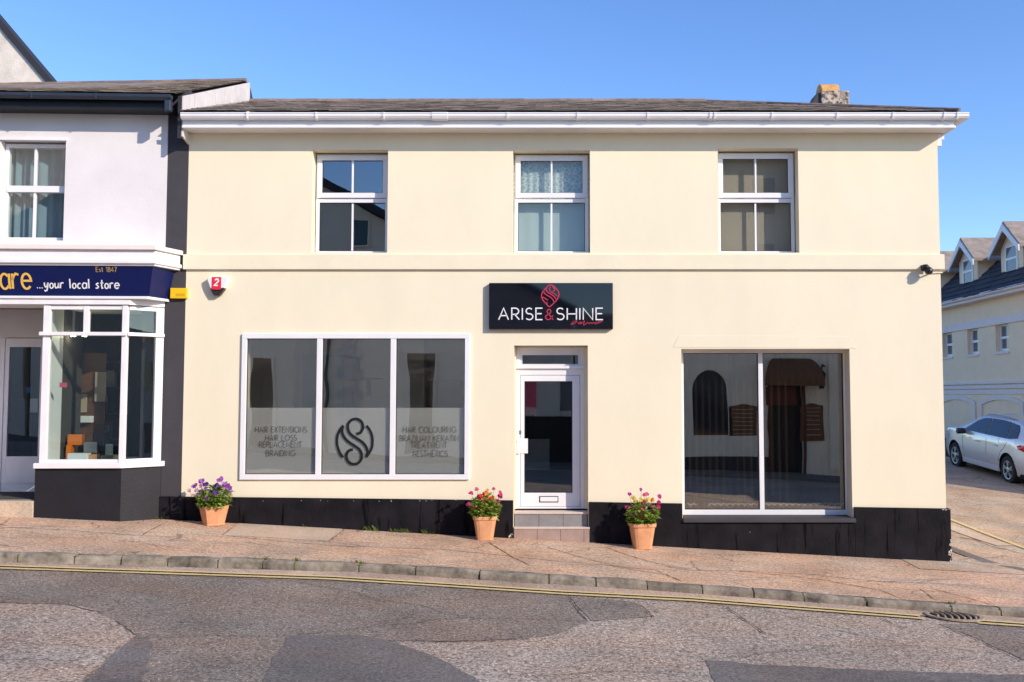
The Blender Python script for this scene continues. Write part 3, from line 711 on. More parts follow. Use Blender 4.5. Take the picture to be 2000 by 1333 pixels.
# ================================================================== THE SALON
XL, XR = -5.53, 6.005
salon = thing('salon_building', 'two storey cream rendered salon with black plinth and white gutter', 'building', (0, 0, 0))
zW = lambda py: Z_(py)
W1 = (X_(609, 400), X_(757, 400), zW(494), zW(293))
W2 = (X_(1002, 400), X_(1152.5, 400), zW(494), zW(294))
W3 = (X_(1403, 400), X_(1560, 400), zW(494), zW(290))
SW = (X_(474, 800), X_(915.5, 800), zW(935), zW(655))
DO = (X_(1004, 840), X_(1148.5, 840), zW(1040), zW(675))
RW = (X_(1332, 840), X_(1662, 840), zW(1012), zW(682))
wz1 = zW(253)
mb = MB(); sheet(mb, XL, XR, -0.75, wz1, 0.0, 0.34, [W1, W2, W3, SW, DO, RW])
mb.box(XR - .3, XR, .34, 8.5, -.8, wz1); mb.box(XL, XL + .3, .34, 8.5, -.4, wz1); mb.box(XL + .3, XR - .3, 8.2, 8.5, -.8, wz1)
mb.build('wall', 'cream', salon)
# string course
scz0, scz1 = Z_(526.5, -.045), Z_(497, -.045)
mb = MB().box(XL - .04, XR + .05, -.045, -.002, scz0, scz1); mb.box(XR + .002, XR + .05, -.002, 8, scz0, scz1)
mb.build('string_course', 'cream2', salon, bevel=.008)
# faint hood over the right-hand window
mb = MB().prism([(X_(1314, 678), zW(679)), (X_(1672, 678), zW(681)), (X_(1660, 655), zW(657)), (X_(1326, 655), zW(656))], -.0045, -.001, 'y')
mb.build('lintel_hood', 'cream', salon, bevel=.004)
# plinth
py0, py1 = -.04, -.002
zt1 = lambda px, py: P(px, py, py0)[1]
mb = MB()
xa, xb, xc = X_(301, 970, py0), XL, DO[0]
mb.prism([(xa, -.9), (xc - .01, -.9), (xc - .01, zt1(1000, 978)), (-2, zt1(800, 975.5)), (xa, zt1(300, 970))], py0, py1, 'y')
d1, w0, w1 = DO[1] + .01, RW[0], RW[1]
mb.prism([(d1, -.9), (w0 - .01, -.9), (w0 - .01, zt1(1330, 984)), (d1, zt1(1152, 981))], py0, py1, 'y')
mb.prism([(w0 - .01, -.9), (w1 + .02, -.9), (w1 + .02, zt1(1500, 1021)), (w0 - .01, zt1(1500, 1021))], py0, py1, 'y')
mb.prism([(w1 + .02, -.9), (XR + .05, -.9), (XR + .05, zt1(1850, 994)), (w1 + .02, zt1(1670, 991))], py0, py1, 'y')
mb.box(XR + .002, XR + .05, -.002, 8, -.9, zt1(1850, 994))
mb.build('plinth', 'plinth', salon, bevel=.006)
pl_o = [o for o in salon.children if o.name.startswith('plinth')][0]
mb = MB()
def chip(x, z, r, y):
    n = 9; pts = [(x + r * rnd.uniform(.4, 1.2) * cos(2 * pi * i / n), z + r * 1.5 * rnd.uniform(.4, 1.2) * sin(2 * pi * i / n)) for i in range(n)]
    mb.prism(pts, y, y + .002, 'y')
for i in range(16):
    zz = rnd.uniform(-.36, .02); chip(XR + .045 - abs(rnd.gauss(0, .012)), zz, rnd.uniform(.006, .016) * (1.6 if zz < -.25 else 1), py0 - .001)
for i in range(9): chip(DO[0] - .02 - abs(rnd.gauss(0, .03)), rnd.uniform(.0, .12), rnd.uniform(.006, .018), py0 - .001)
for i in range(6): chip(XR + .03 - rnd.uniform(0, .2), zt1(1850, 995) - rnd.uniform(.003, .012), rnd.uniform(.004, .009), py0 - .001)
for i in range(14): chip(rnd.uniform(-5.4, -.7), zt1(800, 976) + rnd.uniform(-.03, -.005), rnd.uniform(.003, .007), py0 - .001)
tag(mb.build('paint_chips', 'roughwhite', pl_o), kind='stuff')
# eaves: soffit, fascia with bead, gutter with brackets
fz0, fz1 = Z_(249.5, -.30), Z_(228, -.30)
gx0, gx1 = X_(353, 225, -.40), X_(1892, 225, -.40)
fx0, fx1 = X_(357, 245, -.30), XR + .13
mb = MB().box(fx0, fx1 - .01, -.29, 0.0, fz0 - .004, fz0 + .03); mb.box(XR - .0, fx1 - .01, 0.0, 8.5, fz0 - .004, fz0 + .03)
mb.build('soffit', 'white', salon)
mb = MB().box(fx0, fx1, -.312, -.291, fz0 + .02, fz1); mb.box(fx1 - .008, fx1 + .012, -.29, 8.6, fz0 + .02, fz1)
mb.box(fx0, fx1 + .018, -.335, -.291, fz0 - .012, fz0 + .022); mb.box(fx1 - .008, fx1 + .018, -.291, 8.6, fz0 - .012, fz0 + .022)
mb.box(XR + .002, XR + .07, .005, .08, fz0 - .20, fz0 - .006); mb.box(XR + .07, fx1 - .02, .005, .08, fz0 - .10, fz0 - .006)
mb.build('fascia', 'upvc', salon, bevel=.003)
gz1 = Z_(220, -.41); gz0 = Z_(232.5, -.41)
hh = gz1 - gz0
prof = [(-.415, gz1), (-.428, gz1 - .004), (-.43, gz1 - .02), (-.42, gz1 - .026), (-.425, gz1 - hh * .55), (-.405, gz1 - hh * .85), (-.375, gz0), (-.34, gz0), (-.318, gz0 + .02), (-.318, gz1), (-.328, gz1), (-.33, gz0 + .026), (-.37, gz0 + .012), (-.395, gz0 + .03), (-.408, gz1 - .01)]
mb = MB().prism(prof, gx0, gx1, 'x')
mb.box(gx1 - .11, gx1, -.318, 8.6, gz0 + .01, gz1)
gut = mb.build('gutter', 'upvc', salon, bevel=.002)
for px in (482, 617, 749, 991, 1128, 1265, 1387, 1396, 1508, 1635, 1744, 1844, 1870):
    x = X_(px, 226, -.42); MB().prism([(y - (.012 if y < -.36 else 0), z - (.012 if z < gz0 + .03 else 0)) for y, z in prof[:9]] + [(-.318, gz1 + .004), (-.41, gz1 + .004)], x - .012, x + .012, 'x').build('bracket', 'upvc', gut)
x0, x1 = X_(843, 226, -.42), X_(874, 226, -.42)
mb = MB().prism([(y - (.01 if y < -.36 else 0), z - (.012 if z < gz0 + .03 else 0)) for y, z in prof[:9]] + [(-.318, gz1 + .006), (-.41, gz1 + .006)], x0, x1, 'x')
mb.build('gutter_union', 'upvc', gut, bevel=.004)
# roof with a hip at the right-hand end
ye, ze = -.36, Z_(218.5, -.38) + .012
yr = 2.9; zr = P(1000, 199, yr)[1]
xe = XR + .18; hipx = xe - (yr - ye)
slope = Vector((0, yr - ye, zr - ze)); sl_len = slope.length
mb = MB()
mb.add([(XL, ye, ze), (xe, ye, ze), (hipx, yr, zr), (XL, yr, zr)], [(0, 1, 2, 3)])
mb.add([(xe, ye, ze), (xe, 2 * yr - ye, ze), (hipx, yr, zr)], [(0, 1, 2)])
mb.add([(XL, 2 * yr - ye, ze), (xe, 2 * yr - ye, ze), (hipx, yr, zr), (XL, yr, zr)], [(3, 2, 1, 0)])
slates(mb, (XL, ye - .03, ze - .004), (1, 0, 0), slope, lambda v: (0, xe - XL - (yr - ye) * min(1, (v + .25) / sl_len)), sl_len - .02)
hs = Vector((-(yr - ye), 0, zr - ze))
slates(mb, (xe + .03, ye, ze - .004), (0, 1, 0), hs, lambda v: ((yr - ye) * min(1, (v + .25) / sl_len), 2 * (yr - ye) - (yr - ye) * min(1, (v + .25) / sl_len)), sl_len - .02)
roof = mb.build('roof', 'slate', salon)
mb = MB()
def ridge_run(mb, a, b, r=.075, step=.42):
    a, b = Vector(a), Vector(b); L = (b - a).length; d = (b - a) / L; n = max(1, int(L / step)); u = d.cross(Vector((0, 0, 1))).normalized(); w = u.cross(d)
    for i in range(n):
        p, q = a + d * (L * i / n + .004), a + d * (L * (i + 1) / n + .02); rings = []
        for c, k in ((p, 1.0), (q, 1.02)): rings.append([c + (u * cos(t) + w * sin(t)) * r * k - w * r * .55 + Vector((0, 0, rnd.uniform(-.004, .004))) for t in [pi * j / 8 for j in range(9)]])
        mb.loft(rings, close=True, caps=True)
ridge_run(mb, (XL, yr, zr + .02), (hipx, yr, zr + .02)); ridge_run(mb, (hipx, yr, zr + .02), (xe, ye, ze + .03), r=.045, step=.6)
mb.build('ridge_tiles', 'ridge', roof)
# chimney
cyY = 5.0
c0, cz1 = P(1604, 177, cyY); c1 = X_(1659, 177, cyY)
mb = MB().box(c0, c1, cyY, cyY + .55, zr - .6, cz1); ch = mb.build('chimney', 'stonework', roof, bevel=.02)
t0, t1, tz = X_(1606, 170, cyY), X_(1641, 170, cyY), P(1620, 162.5, cyY)[1]
mb = MB(); hgt = (tz - cz1) * 1.25
arcp = [(cyY + .27 + .24 * cos(pi * i / 12), cz1 - .02 + (hgt + .03) * sin(pi * i / 12)) for i in range(13)]
mb.prism(arcp, t0, t1, 'x'); mb.build('chimney_tile', 'clay', roof, bevel=.01)
mb = MB().prism([(X_(1587, 200, cyY), zr - .5), (c0 - .003, zr - .5), (c0 - .003, P(1600, 181, cyY)[1]), (X_(1598, 200, cyY), P(1600, 180, cyY)[1]), (X_(1587, 200, cyY), P(1590, 201, cyY)[1])], cyY + .05, cyY + .5, 'y')
mb.build('chimney_flashing', 'lead', roof)

# upper windows
def sash_window(o, gm, sub):
    """o opening; upper opening sash slightly proud, lower fixed light, one upright glazing bar each"""
    x0, x1, z0, z1 = o; yo = .20
    zm0, zm1 = sub
    f = MB(); ringbox(f, x0 + .015, x1 - .015, z0 + .004, z1 - .02, .055, yo, yo + .07, .05)
    f.box(x0 + .07, x1 - .07, yo, yo + .07, zm0 - .03, zm0 + .035)
    w = f.build('window', 'upvc', salon, bevel=.004)
    s = MB(); ringbox(s, x0 + .035, x1 - .035, zm0 + .04, z1 - .045, .075, yo - .025, yo - .001, .08)
    xm = (x0 + x1) / 2
    s.box(xm - .014, xm + .014, yo - .02, yo + .03, zm0 + .12, z1 - .12)
    s.build('sash', 'upvc', w, bevel=.005)
    b = MB().box(xm - .014, xm + .014, yo + .02, yo + .05, z0 + .054, zm0 - .03); b.build('glazing_bar', 'upvc', w)
    r = MB(); ringbox(r, x0 + .11, x1 - .11, zm0 + .12, z1 - .12, .008, yo - .006, yo + .002); ringbox(r, x0 + .07, x1 - .07, z0 + .054, zm0 - .03, .008, yo + .015, yo + .024)
    r.build('seal', 'rubber', w)
    p = MB().box(x0 + .10, x1 - .10, yo + .003, yo + .009, zm0 + .11, z1 - .11); p.box(x0 + .06, x1 - .06, yo + .03, yo + .036, z0 + .05, zm0 - .025)
    p.build('pane', gm, w)
    return w
zmid = Z_(392.5, .2)
for o, gm in ((W1, 'glass_sash'), (W2, 'glass_pale'), (W3, 'glass_pale')): sash_window(o, gm, (zmid, zmid))
# rooms behind the glass
def room(name, x0, x1, y0, y1, z0, z1, m, th=.05):
    mb = MB(); mb.box(x0 - th, x0, y0, y1, z0, z1); mb.box(x1, x1 + th, y0, y1, z0, z1); mb.box(x0 - th, x1 + th, y1, y1 + th, z0, z1)
    mb.box(x0 - th, x1 + th, y0, y1 + th, z1, z1 + th)
    mb.box(x0 - th, x1 + th, y0, y1 + th, z0 - th, z0)
    return mb.build(name, m, salon)
room('room', -5.1, -1.6, .345, 4.6, 3.9, 6.2, 'room_dark'); room('room', -1.2, 1.5, .345, 4.6, 3.9, 6.2, 'room_grey'); room('room', 2.0, 5.4, .345, 4.6, 3.9, 6.2, 'room_grey')
room('room', -5.2, -.75, .345, 2.9, .12, 3.55, 'room_white'); room('room', -.62, 1.5, .42, 4.6, .2, 3.55, 'room_dark'); room('room', 1.62, 5.6, .345, 4.6, .10, 3.55, 'room_dark')
def pleats(x0, x1, z0, z1, y, amp, n, m, name, label, cat, shape=None, grp=None):
    mb = MB(); k = n * 8; vs = []
    for i in range(k + 1):
        t = i / k; x = x0 + (x1 - x0) * t; yy = y + amp * sin(2 * pi * n * t + 1.3 * sin(5 * t))
        vs += [(x, yy, z0), (x, yy, z1)]
    mb.add(vs, [(2 * i, 2 * i + 2, 2 * i + 3, 2 * i + 1) for i in range(k)])
    return tag(mb.build(name, m, smooth=True), label, cat, grp)
pleats(W2[0] - .1, W2[1] + .1, zmid - .0, W2[3] + .1, .315, .008, 14, 'net', 'lace_curtain', 'white lace net curtain in the top half of the middle upstairs window', 'curtain')
pleats(W2[0] - .1, W2[1] + .1, W2[2] - .1, W2[3] + .1, .36, .003, 6, 'voile', 'voile_curtain', 'pale teal voile filling the middle upstairs window behind the lace', 'curtain')
tag(MB().box(W3[0] - .1, W3[1] + .1, .352, .36, W3[2] - .1, W3[3] + .1).build('taupe_reflection_panel', 'taupe'), 'added taupe panel, coloured like a mirrored beige wall, behind the upstairs window nearest the street corner', 'blind')  # added panel; its colour stands for the reflection of a beige building

# left shop window
x0, x1, z0, z1 = X_(470, 800, -.03), X_(917, 800, -.03), Z_(937.5, -.03), Z_(652, -.03)
m1, m2 = X_(622.5, 800, -.03), X_(767, 800, -.03)
f = MB(); ringbox(f, x0, x1, z0, z1, .075, -.035, .06, .08)
for m in (m1, m2): f.box(m - .042, m + .042, -.03, .06, z0 + .08, z1 - .075)
sw = f.build('shop_window', 'upvc', salon, bevel=.005)
sw['label'] = 'wide white framed window of three panes with frosted lower half'
gl = MB(); fl = MB(); sl_ = MB(); zf = Z_(797, .03)
cells = [(x0 + .075, m1 - .042), (m1 + .042, m2 - .042), (m2 + .042, x1 - .075)]
for a, b in cells:
    gl.box(a - .01, b + .01, .022, .028, z0 + .07, z1 - .065)
    fl.box(a, b, .031, .033, z0 + .08, zf)
    ringbox(sl_, a, b, z0 + .08, z1 - .075, .009, .005, .021)
gl.build('pane', 'glass', sw); fl.build('frosted_film', 'film', sw); sl_.build('seal', 'rubber', sw)
lt = MB()
def centred(mb, s, pxc, pyb, hpx, wpx, st=.0072, y=.018):
    x, z = P(pxc, pyb, y); k = (y + DIST) / FPX; h = hpx * k; w = wpx * k
    write(mb, s, x - w / 2, z, h, st, y - .0012, y, UP, .26, 0, fit=w)
centred(lt, 'HAIR EXTENSIONS', 549, 845, 11, 100); centred(lt, 'HAIR LOSS', 549, 861, 11, 60); centred(lt, 'REPLACEMENT', 548, 874, 11, 82); centred(lt, 'BRAIDING', 548, 891, 11, 56); lt.build('lettering', 'etch', sw); lt = MB()
centred(lt, 'HAIR COLOURING', 839, 845, 11, 102); centred(lt, 'BRAZILIAN KERATIN', 838, 862, 11, 114); centred(lt, 'TREATMENT', 838, 875, 11, 70); centred(lt, 'AESTHETICS', 840, 892, 11, 68)
lt.build('lettering', 'etch', sw)
em = MB(); kk = 110 / 1222
def E(pts, w, y): em.ribbon([P(640 + a * kk, 800 + b * kk, y) for a, b in spline(pts)], w, y - .003, y)
ew = 58 * kk * (DIST / FPX)
E([(620, 530), (700, 512), (752, 440), (765, 365), (735, 275), (670, 222), (600, 208), (520, 230), (455, 295), (435, 370), (450, 460), (500, 540), (600, 615), (700, 675), (780, 740), (840, 830), (866, 930), (850, 1010)], ew, .018)
E([(548, 872), (470, 890), (415, 960), (408, 1035), (440, 1120), (500, 1172), (580, 1188), (660, 1165), (720, 1100), (740, 1020), (720, 920), (660, 845), (560, 775), (460, 710), (390, 645), (335, 560), (312, 470), (330, 370)], ew, .018)
E([(340, 350), (270, 440), (215, 560), (200, 700), (220, 830), (270, 950), (335, 1040)], ew * .95, .0175)
E([(838, 355), (900, 430), (955, 550), (972, 690), (960, 820), (905, 940), (835, 1035)], ew * .95, .0175)
em.build('emblem', 'black', sw)

# front door in its recess
yo = .34 - .09
dx0, dx1 = DO[0] + .025, DO[1] - .05
zt_, zh = DO[3] - .015, Z_(994, yo)
tz0, tz1 = Z_(733, yo), Z_(718, yo)
f = MB(); f.box(dx0, dx0 + .06, yo, yo + .08, zh, zt_); f.box(dx1 - .06, dx1, yo, yo + .08, zh, zt_); f.box(dx0 + .06, dx1 - .06, yo, yo + .08, zt_ - .09, zt_)
f.box(dx0 + .06, dx1 - .06, yo, yo + .08, tz0, tz1 + .02); f.box(dx0 - .0, dx1, yo - .035, yo - .001, tz1 - .02, tz1 + .025); f.box(dx0 + .06, dx1 - .06, yo, yo + .08, zh, zh + .03)
fr = MB(); fr.box(DO[0] + .002, dx0 - .001, yo - .05, yo + .07, zh, zt_); fr.box(dx1 + .001, DO[1] - .002, yo - .02, yo + .07, zh, zt_); fr.build('reveal_lining', 'cream', salon)
f.box(DO[0] + .002, DO[1] - .002, yo + .01, yo + .07, zt_ + .001, DO[3] - .002)
df = f.build('door_frame', 'upvc', salon, bevel=.004)
ringbox(r := MB(), dx0 + .08, dx1 - .08, tz1 + .04, zt_ - .11, .012, yo + .012, yo + .02); ringbox(r, dx0 + .06, dx1 - .06, tz1 + .02, zt_ - .09, .03, yo + .02, yo + .06)
r.build('transom_bead', 'upvc', df)
MB().box(dx0 + .06, dx1 - .06, yo + .04, yo + .046, tz1 + .02, zt_ - .09).build('transom_pane', 'glass_door', df)
lx0, lx1, lz0, lz1 = dx0 + .066, dx1 - .066, zh + .035, tz0 - .006
g0, g1, gz0_, gz1_ = X_(1024, 850, yo), X_(1118, 850, yo), Z_(963, yo), Z_(745, yo)
l = MB(); l.box(lx0, g0, yo + .006, yo + .06, lz0, lz1); l.box(g1, lx1, yo + .006, yo + .06, lz0, lz1); l.box(g0, g1, yo + .006, yo + .06, gz1_, lz1); l.box(g0, g1, yo + .006, yo + .06, lz0, gz0_)
door = l.build('door', 'upvc', salon, bevel=.003)
r = MB(); ringbox(r, g0, g1, gz0_, gz1_, .012, yo + .012, yo + .03); r.build('seal', 'rubber', door)
MB().box(g0, g1, yo + .031, yo + .037, gz0_, gz1_).build('pane', 'glass_door', door)
h = MB(); hx0, hz0 = P(1012, 886, yo); hx1, hz1 = P(1031, 857, yo); h.box(hx0, hx1, yo - .006, yo + .003, hz0, hz1)
h.build('handle_plate', 'white', door, bevel=.003)
h = MB(); hx = X_(1011, 870, yo - .06); za, zb = Z_(886, yo - .06), Z_(861, yo - .06)
h.tube([(hx + .03, yo - .004, zb), (hx, yo - .05, zb), (hx, yo - .055, zb - .03), (hx, yo - .055, za + .03), (hx, yo - .05, za), (hx + .03, yo - .004, za)], .011, 8); h.build('handle', 'white', door, smooth=True)
h = MB(); kx, kz = P(1016, 845, yo); h.box(kx - .018, kx + .018, yo - .004, yo + .003, kz - .03, kz + .03); h.build('lock', 'steel', door, bevel=.004)
h = MB(); a, zA = P(1055, 980, yo); b, zB = P(1089, 971, yo); h.box(a, b, yo - .004, yo + .005, zA, zB); lp = h.build('letter_plate', 'upvc', door, bevel=.003)
r = MB(); ringbox(r, a - .012, b + .012, zA - .012, zB + .012, .010, yo + .0, yo + .0055); r.build('letter_plate_surround', 'rubber', door)
# steps
st1z, st2z = Z_(1001, .03), Z_(1030, -.03)
mb = MB(); n = 3
mb.box(DO[0] + .004, DO[1] - .004, .03, yo + .1, st1z - .03, st1z); s1 = mb.build('step', 'steptile', salon, bevel=.006)
mb = MB(); w = (DO[1] - DO[0] - .02) / n
for i in range(n): mb.box(DO[0] + .01 + w * i + .003, DO[0] + .01 + w * (i + 1) - .003, .045, .09, st2z - .2, st1z - .031)
mb.build('riser', 'riser_grey', s1); MB().box(DO[0] + .006, DO[1] - .006, .052, yo + .1, st2z - .4, st1z - .034).build('grout', 'grout', s1)
mb = MB(); mb.box(DO[0] + .002, DO[1] + .02, -.05, .06, st2z - .028, st2z); s2 = mb.build('step', 'steptile', salon, bevel=.006)
mb = MB()
for i in range(4):
    w = (DO[1] - DO[0]) / 3.2; a = DO[0] + .006 + w * i; b = min(a + w - .006, DO[1] + .015); mb.box(a, b, -.04, .0, -.6, st2z - .029)
mb.build('riser', 'riser_pink', s2); MB().box(DO[0] + .01, DO[1] + .005, -.034, .05, -.7, st2z - .03).build('grout', 'grout', s2)

# right shop window
yo = .26
x0, x1 = RW[0] + .004, X_(1656, 850, yo) + .01
z0, z1 = max(Z_(1007, yo), RW[2] + .012), Z_(687, yo) + .04
mx_ = X_(1487, 850, yo)
f = MB(); ringbox(f, x0, x1, z0, z1, .065, yo, yo + .06, .08); f.box(mx_ - .036, mx_ + .036, yo, yo + .06, z0 + .08, z1 - .065)
f.box(x1 + .001, RW[1] - .004, yo + .02, yo + .06, z0, z1)
rw = f.build('shop_window', 'upvc', salon, bevel=.005); rw['label'] = 'dark two pane window mirroring the building across the street'
g = MB(); s = MB()
for a, b in ((x0 + .065, mx_ - .036), (mx_ + .036, x1 - .065)):
    g.box(a - .01, b + .01, yo + .03, yo + .036, z0 + .07, z1 - .055); ringbox(s, a, b, z0 + .08, z1 - .065, .010, yo + .012, yo + .029)
g.build('pane', 'glass_dark', rw); s.build('seal', 'rubber', rw)
mb = MB(); zs = Z_(1010, 0)
zb_s = RW[2]
mb.prism([(-.075, zb_s - .06), (-.075, zb_s - .012), (-.03, zb_s + .004), (yo + .0, z0 - .002), (yo + .06, z0 - .002), (yo + .06, zb_s - .03), (.0, zb_s - .06)], RW[0] + .004, RW[1] + .03, 'x')
mb.build('sill', 'pier', salon, bevel=.004)
pleats(x0 - .1, x1 + .1, z0, z1, yo + .34, .03, 26, 'darkcurtain', 'dark_curtain', 'dark pleated curtain hung inside the right shop window', 'curtain')
lc = MB(); zl = Z_(985, yo + .2)
k = 200; vs = []
for i in range(k + 1):
    t = i / k; x = x0 + .12 + (x1 - x0 - .2) * t; zz = zl + .028 * abs(((t * 26) % 1) * 2 - 1)
    vs.append((x, zz))
if True:
    gap = int(k * .06), int(k * .13)
    lc.ribbon(vs[:gap[0]], .019, yo + .045, yo + .05); lc.ribbon(vs[gap[1]:], .019, yo + .045, yo + .05); lc.ribbon([(a, zl + .03) for a, b in vs[gap[1]:]], .008, yo + .045, yo + .05)
tag(lc.build('lace_trim', 'white'), 'thin zigzag white lace edging along the foot of the right shop window', 'lace')

# salon interior behind the three-pane window
t = thing('display_shelf', 'thin dark wall shelf seen through the clear middle pane', 'shelf', (X_(718, 738, 1.2), 1.4, 2.3))
zz = P(718, 738, 1.2)[1]; t.location.z = zz
MB().box(X_(690, 738, 1.2), X_(745, 738, 1.2), 1.2, 1.45, zz - .03, zz).build('board', 'black', t); MB().box(X_(715, 738, 1.2), X_(719, 738, 1.2), 1.2, 1.44, zz - .3, zz - .03).build('post', 'black', t)
tag(MB().box(X_(835, 770, 2.2), X_(900, 770, 2.2), 2.2, 2.6, .17, P(860, 744, 2.2)[1]).build('brown_cabinet', 'brown', bevel=.01), 'brown cabinet behind the right pane of the frosted window', 'cabinet')
t = thing('styling_station', 'tall pale mirror frame standing behind the left frosted pane', 'mirror', (-4.2, 2.6, .17))
MB().box(-4.55, -3.5, 2.6, 2.65, .17, 3.2).build('backboard', 'taupe', t); MB().box(-4.4, -3.65, 2.585, 2.599, 1.2, 2.9).build('mirror_glass', 'pane_grey', t); MB().box(-4.5, -3.55, 2.35, 2.599, 1.0, 1.06).build('ledge', 'brown', t)
t = thing('stone_pillar', 'pale rendered pillar inside the salon behind the middle pane', 'pillar', (-2.5, 2.25, .17))
MB().box(-2.75, -2.15, 2.0, 2.5, .17, 3.5).build('shaft', 'room_grey', t); MB().box(-2.8, -2.1, 1.95, 2.55, 3.2, 3.5).build('capital', 'paper', t)
# behind the door
px = lambda a, b, y: P(a, b, y)
xA, zA = px(1018, 810, .9); xB, zB = px(1048, 745, .9)
tag(MB().box(xA, xB, .9, .91, zA, zB).build('poster', 'pink'), 'pink poster hanging just inside the glass door, upper left', 'poster')
xA, zA = px(1020, 975, 1.3); xB, zB = px(1110, 815, 1.3)
t = thing('reception_desk', 'black reception desk with a grey front panel behind the glass door', 'desk', ((xA + xB) / 2, 1.5, .25))
MB().box(xA - .2, xB + .1, 1.3, 1.9, .255, zB).build('counter', 'black', t, bevel=.01); a, za = px(1022, 918, 1.29); b, zb = px(1073, 858, 1.29)
MB().box(a, b, 1.27, 1.298, za, zb).build('front_panel', 'room_grey', t)
xA, zA = px(1030, 808, 1.25); xB, zB = px(1095, 745, 1.25)
tag(MB().box(xA + .1, xB, 2.4, 2.45, zB - .75, zB + .3).build('wall_board', 'cream'), 'cream notice board on the wall beyond the reception desk', 'board')

# sign over the door
SX0, SZ0 = P(955, 643, -.08); SX1, SZ1 = P(1197, 553, -.08)
sg = thing('salon_sign', 'gloss black sign reading ARISE & SHINE salon over the white door', 'sign', ((SX0 + SX1) / 2, -.0, SZ0))
MB().box(SX0, SX1, -.076, -.001, SZ0, SZ1).build('tray', 'signedge', sg, bevel=.003)
MB().box(SX0 + .004, SX1 - .004, -.081, -.0765, SZ0 + .004, SZ1 - .004).build('face_panel', 'signblack', sg)
ks = DIST / FPX; ys = -.084
def SP_(a, b): return P(940 + a * .135, 540 + b * .135, -.082)
for s, a, b in (('ARISE', 252, 885), ('SHINE', 1088, 1760)):
    mb = MB(); x, z = SP_(a, 628); x2, _ = SP_(b, 628); h = SP_(a, 462)[1] - z
    write(mb, s, x, z, h, .0175, ys - .002, ys + .003, UP, .26, 0, fit=x2 - x)
    mb.build('lettering', 'signwhite', sg)
mb = MB(); x, z = SP_(925, 628); h = SP_(0, 478)[1] - z; write(mb, '&', x, z, h, .015, ys - .002, ys + .003, UP, .2, 0, fit=SP_(1040, 0)[0] - x); mb.build('ampersand', 'signred', sg)
mb = MB()
def RS(pts, w=.016): mb.ribbon([SP_(a, b) for a, b in spline(pts)], w, ys - .002, ys + .003)
RS([(935, 170), (890, 225), (872, 285), (892, 345), (935, 395), (985, 440), (1040, 398), (1092, 345), (1124, 270), (1112, 215), (1075, 170), (1040, 138), (1000, 128), (960, 145), (940, 185), (955, 225), (1000, 255), (1050, 290), (1085, 335)])
RS([(905, 205), (912, 245), (960, 280), (1010, 310), (1040, 345), (1055, 385)]); RS([(885, 300), (930, 325), (955, 350), (930, 392)]); RS([(1030, 150), (1065, 190), (1035, 225)])
RS([(965, 330), (945, 375), (960, 400)], .012); RS([(1000, 150), (985, 190), (1010, 225), (1060, 255), (1100, 290)], .012)
mb.build('emblem', 'signred', sg)
mb = MB(); RS([(1300, 695), (1340, 655), (1385, 655), (1350, 680), (1330, 690), (1290, 700)], .009)
RS([(1400, 690), (1420, 665), (1445, 668), (1420, 690), (1450, 680), (1500, 640), (1520, 615), (1490, 660), (1480, 705), (1510, 690), (1540, 670), (1560, 688), (1580, 668), (1600, 688), (1620, 670), (1660, 690), (1700, 672), (1750, 655)], .009)
RS([(1385, 640), (1330, 655)], .008); RS([(1640, 670), (1700, 660), (1758, 652)], .008)
mb.build('script_lettering', 'signred', sg)

# alarm box
ya = -.10
al = thing('alarm_box', 'white and red bell box with black base on the cream wall', 'alarm box', (X_(425, 560), 0, Z_(577, 0)))
pts = [P(a, b, ya) for a, b in ((405.5, 541), (443, 541), (445, 547), (438, 563), (410.5, 563), (405, 548))]
MB().prism(pts, ya, -.001, 'y').build('cover', 'upvc', al, bevel=.008)
pts = [P(a, b, ya + .01) for a, b in ((410, 564.5), (438, 564.5), (428.5, 577), (417, 577))]
MB().prism(pts, ya + .012, -.001, 'y').build('strobe', 'dark', al, bevel=.005)
a, b = P(413.5, 566, ya - .004), P(432, 541.5, ya - .004)
MB().box(a[0], b[0], ya - .006, ya - .0005, a[1], b[1]).build('red_panel', 'red', al)
mb = MB(); x, z = P(418, 558, ya - .008); write(mb, '2', x, z, 12.5 * ks, .022, ya - .009, ya - .0065, UP, .2, .18); mb.build('lettering', 'signwhite', al)
# security camera under the string course
cx_, cz_ = P(1808, 527, -.06)
sc_ = thing('security_camera', 'small black dome camera under the ledge at the street corner end', 'security camera', (cx_, 0, cz_))
mb = MB(); rings = []
for t in (0, .35, .7, 1.0): pass
def ball(mb, c, r, sx=1, sy=1, sz=1, n=14, m=8):
    rings = []
    for j in range(1, m):
        a = pi * j / m; rings.append([(c[0] + r * sx * sin(a) * cos(2 * pi * i / n), c[1] + r * sy * sin(a) * sin(2 * pi * i / n), c[2] + r * sz * cos(a)) for i in range(n)])
    mb.loft(rings)
ball(mb, (cx_ + .015, -.14, cz_ - .03), .062); mb.build('dome', 'dark', sc_, smooth=True)
MB().tube([(cx_ - .025, -.05, cz_ + .03), (cx_ - .02, -.12, cz_ + .02), (cx_ - .01, -.155, cz_ + .0)], [.05, .055, .045], 14).build('housing', 'black', sc_, smooth=True)
MB().box(cx_ - .07, cx_ + .05, -.06, -.046, cz_ - .02, cz_ + .07).build('mount', 'black', sc_, bevel=.006)
MB().tube([(cx_ + .05, -.10, cz_ - .04), (cx_ + .1, -.012, cz_ - .045), (X_(1840, 530), -.012, cz_ - .04)], .012, 6).build('cable', 'cream2', sc_)

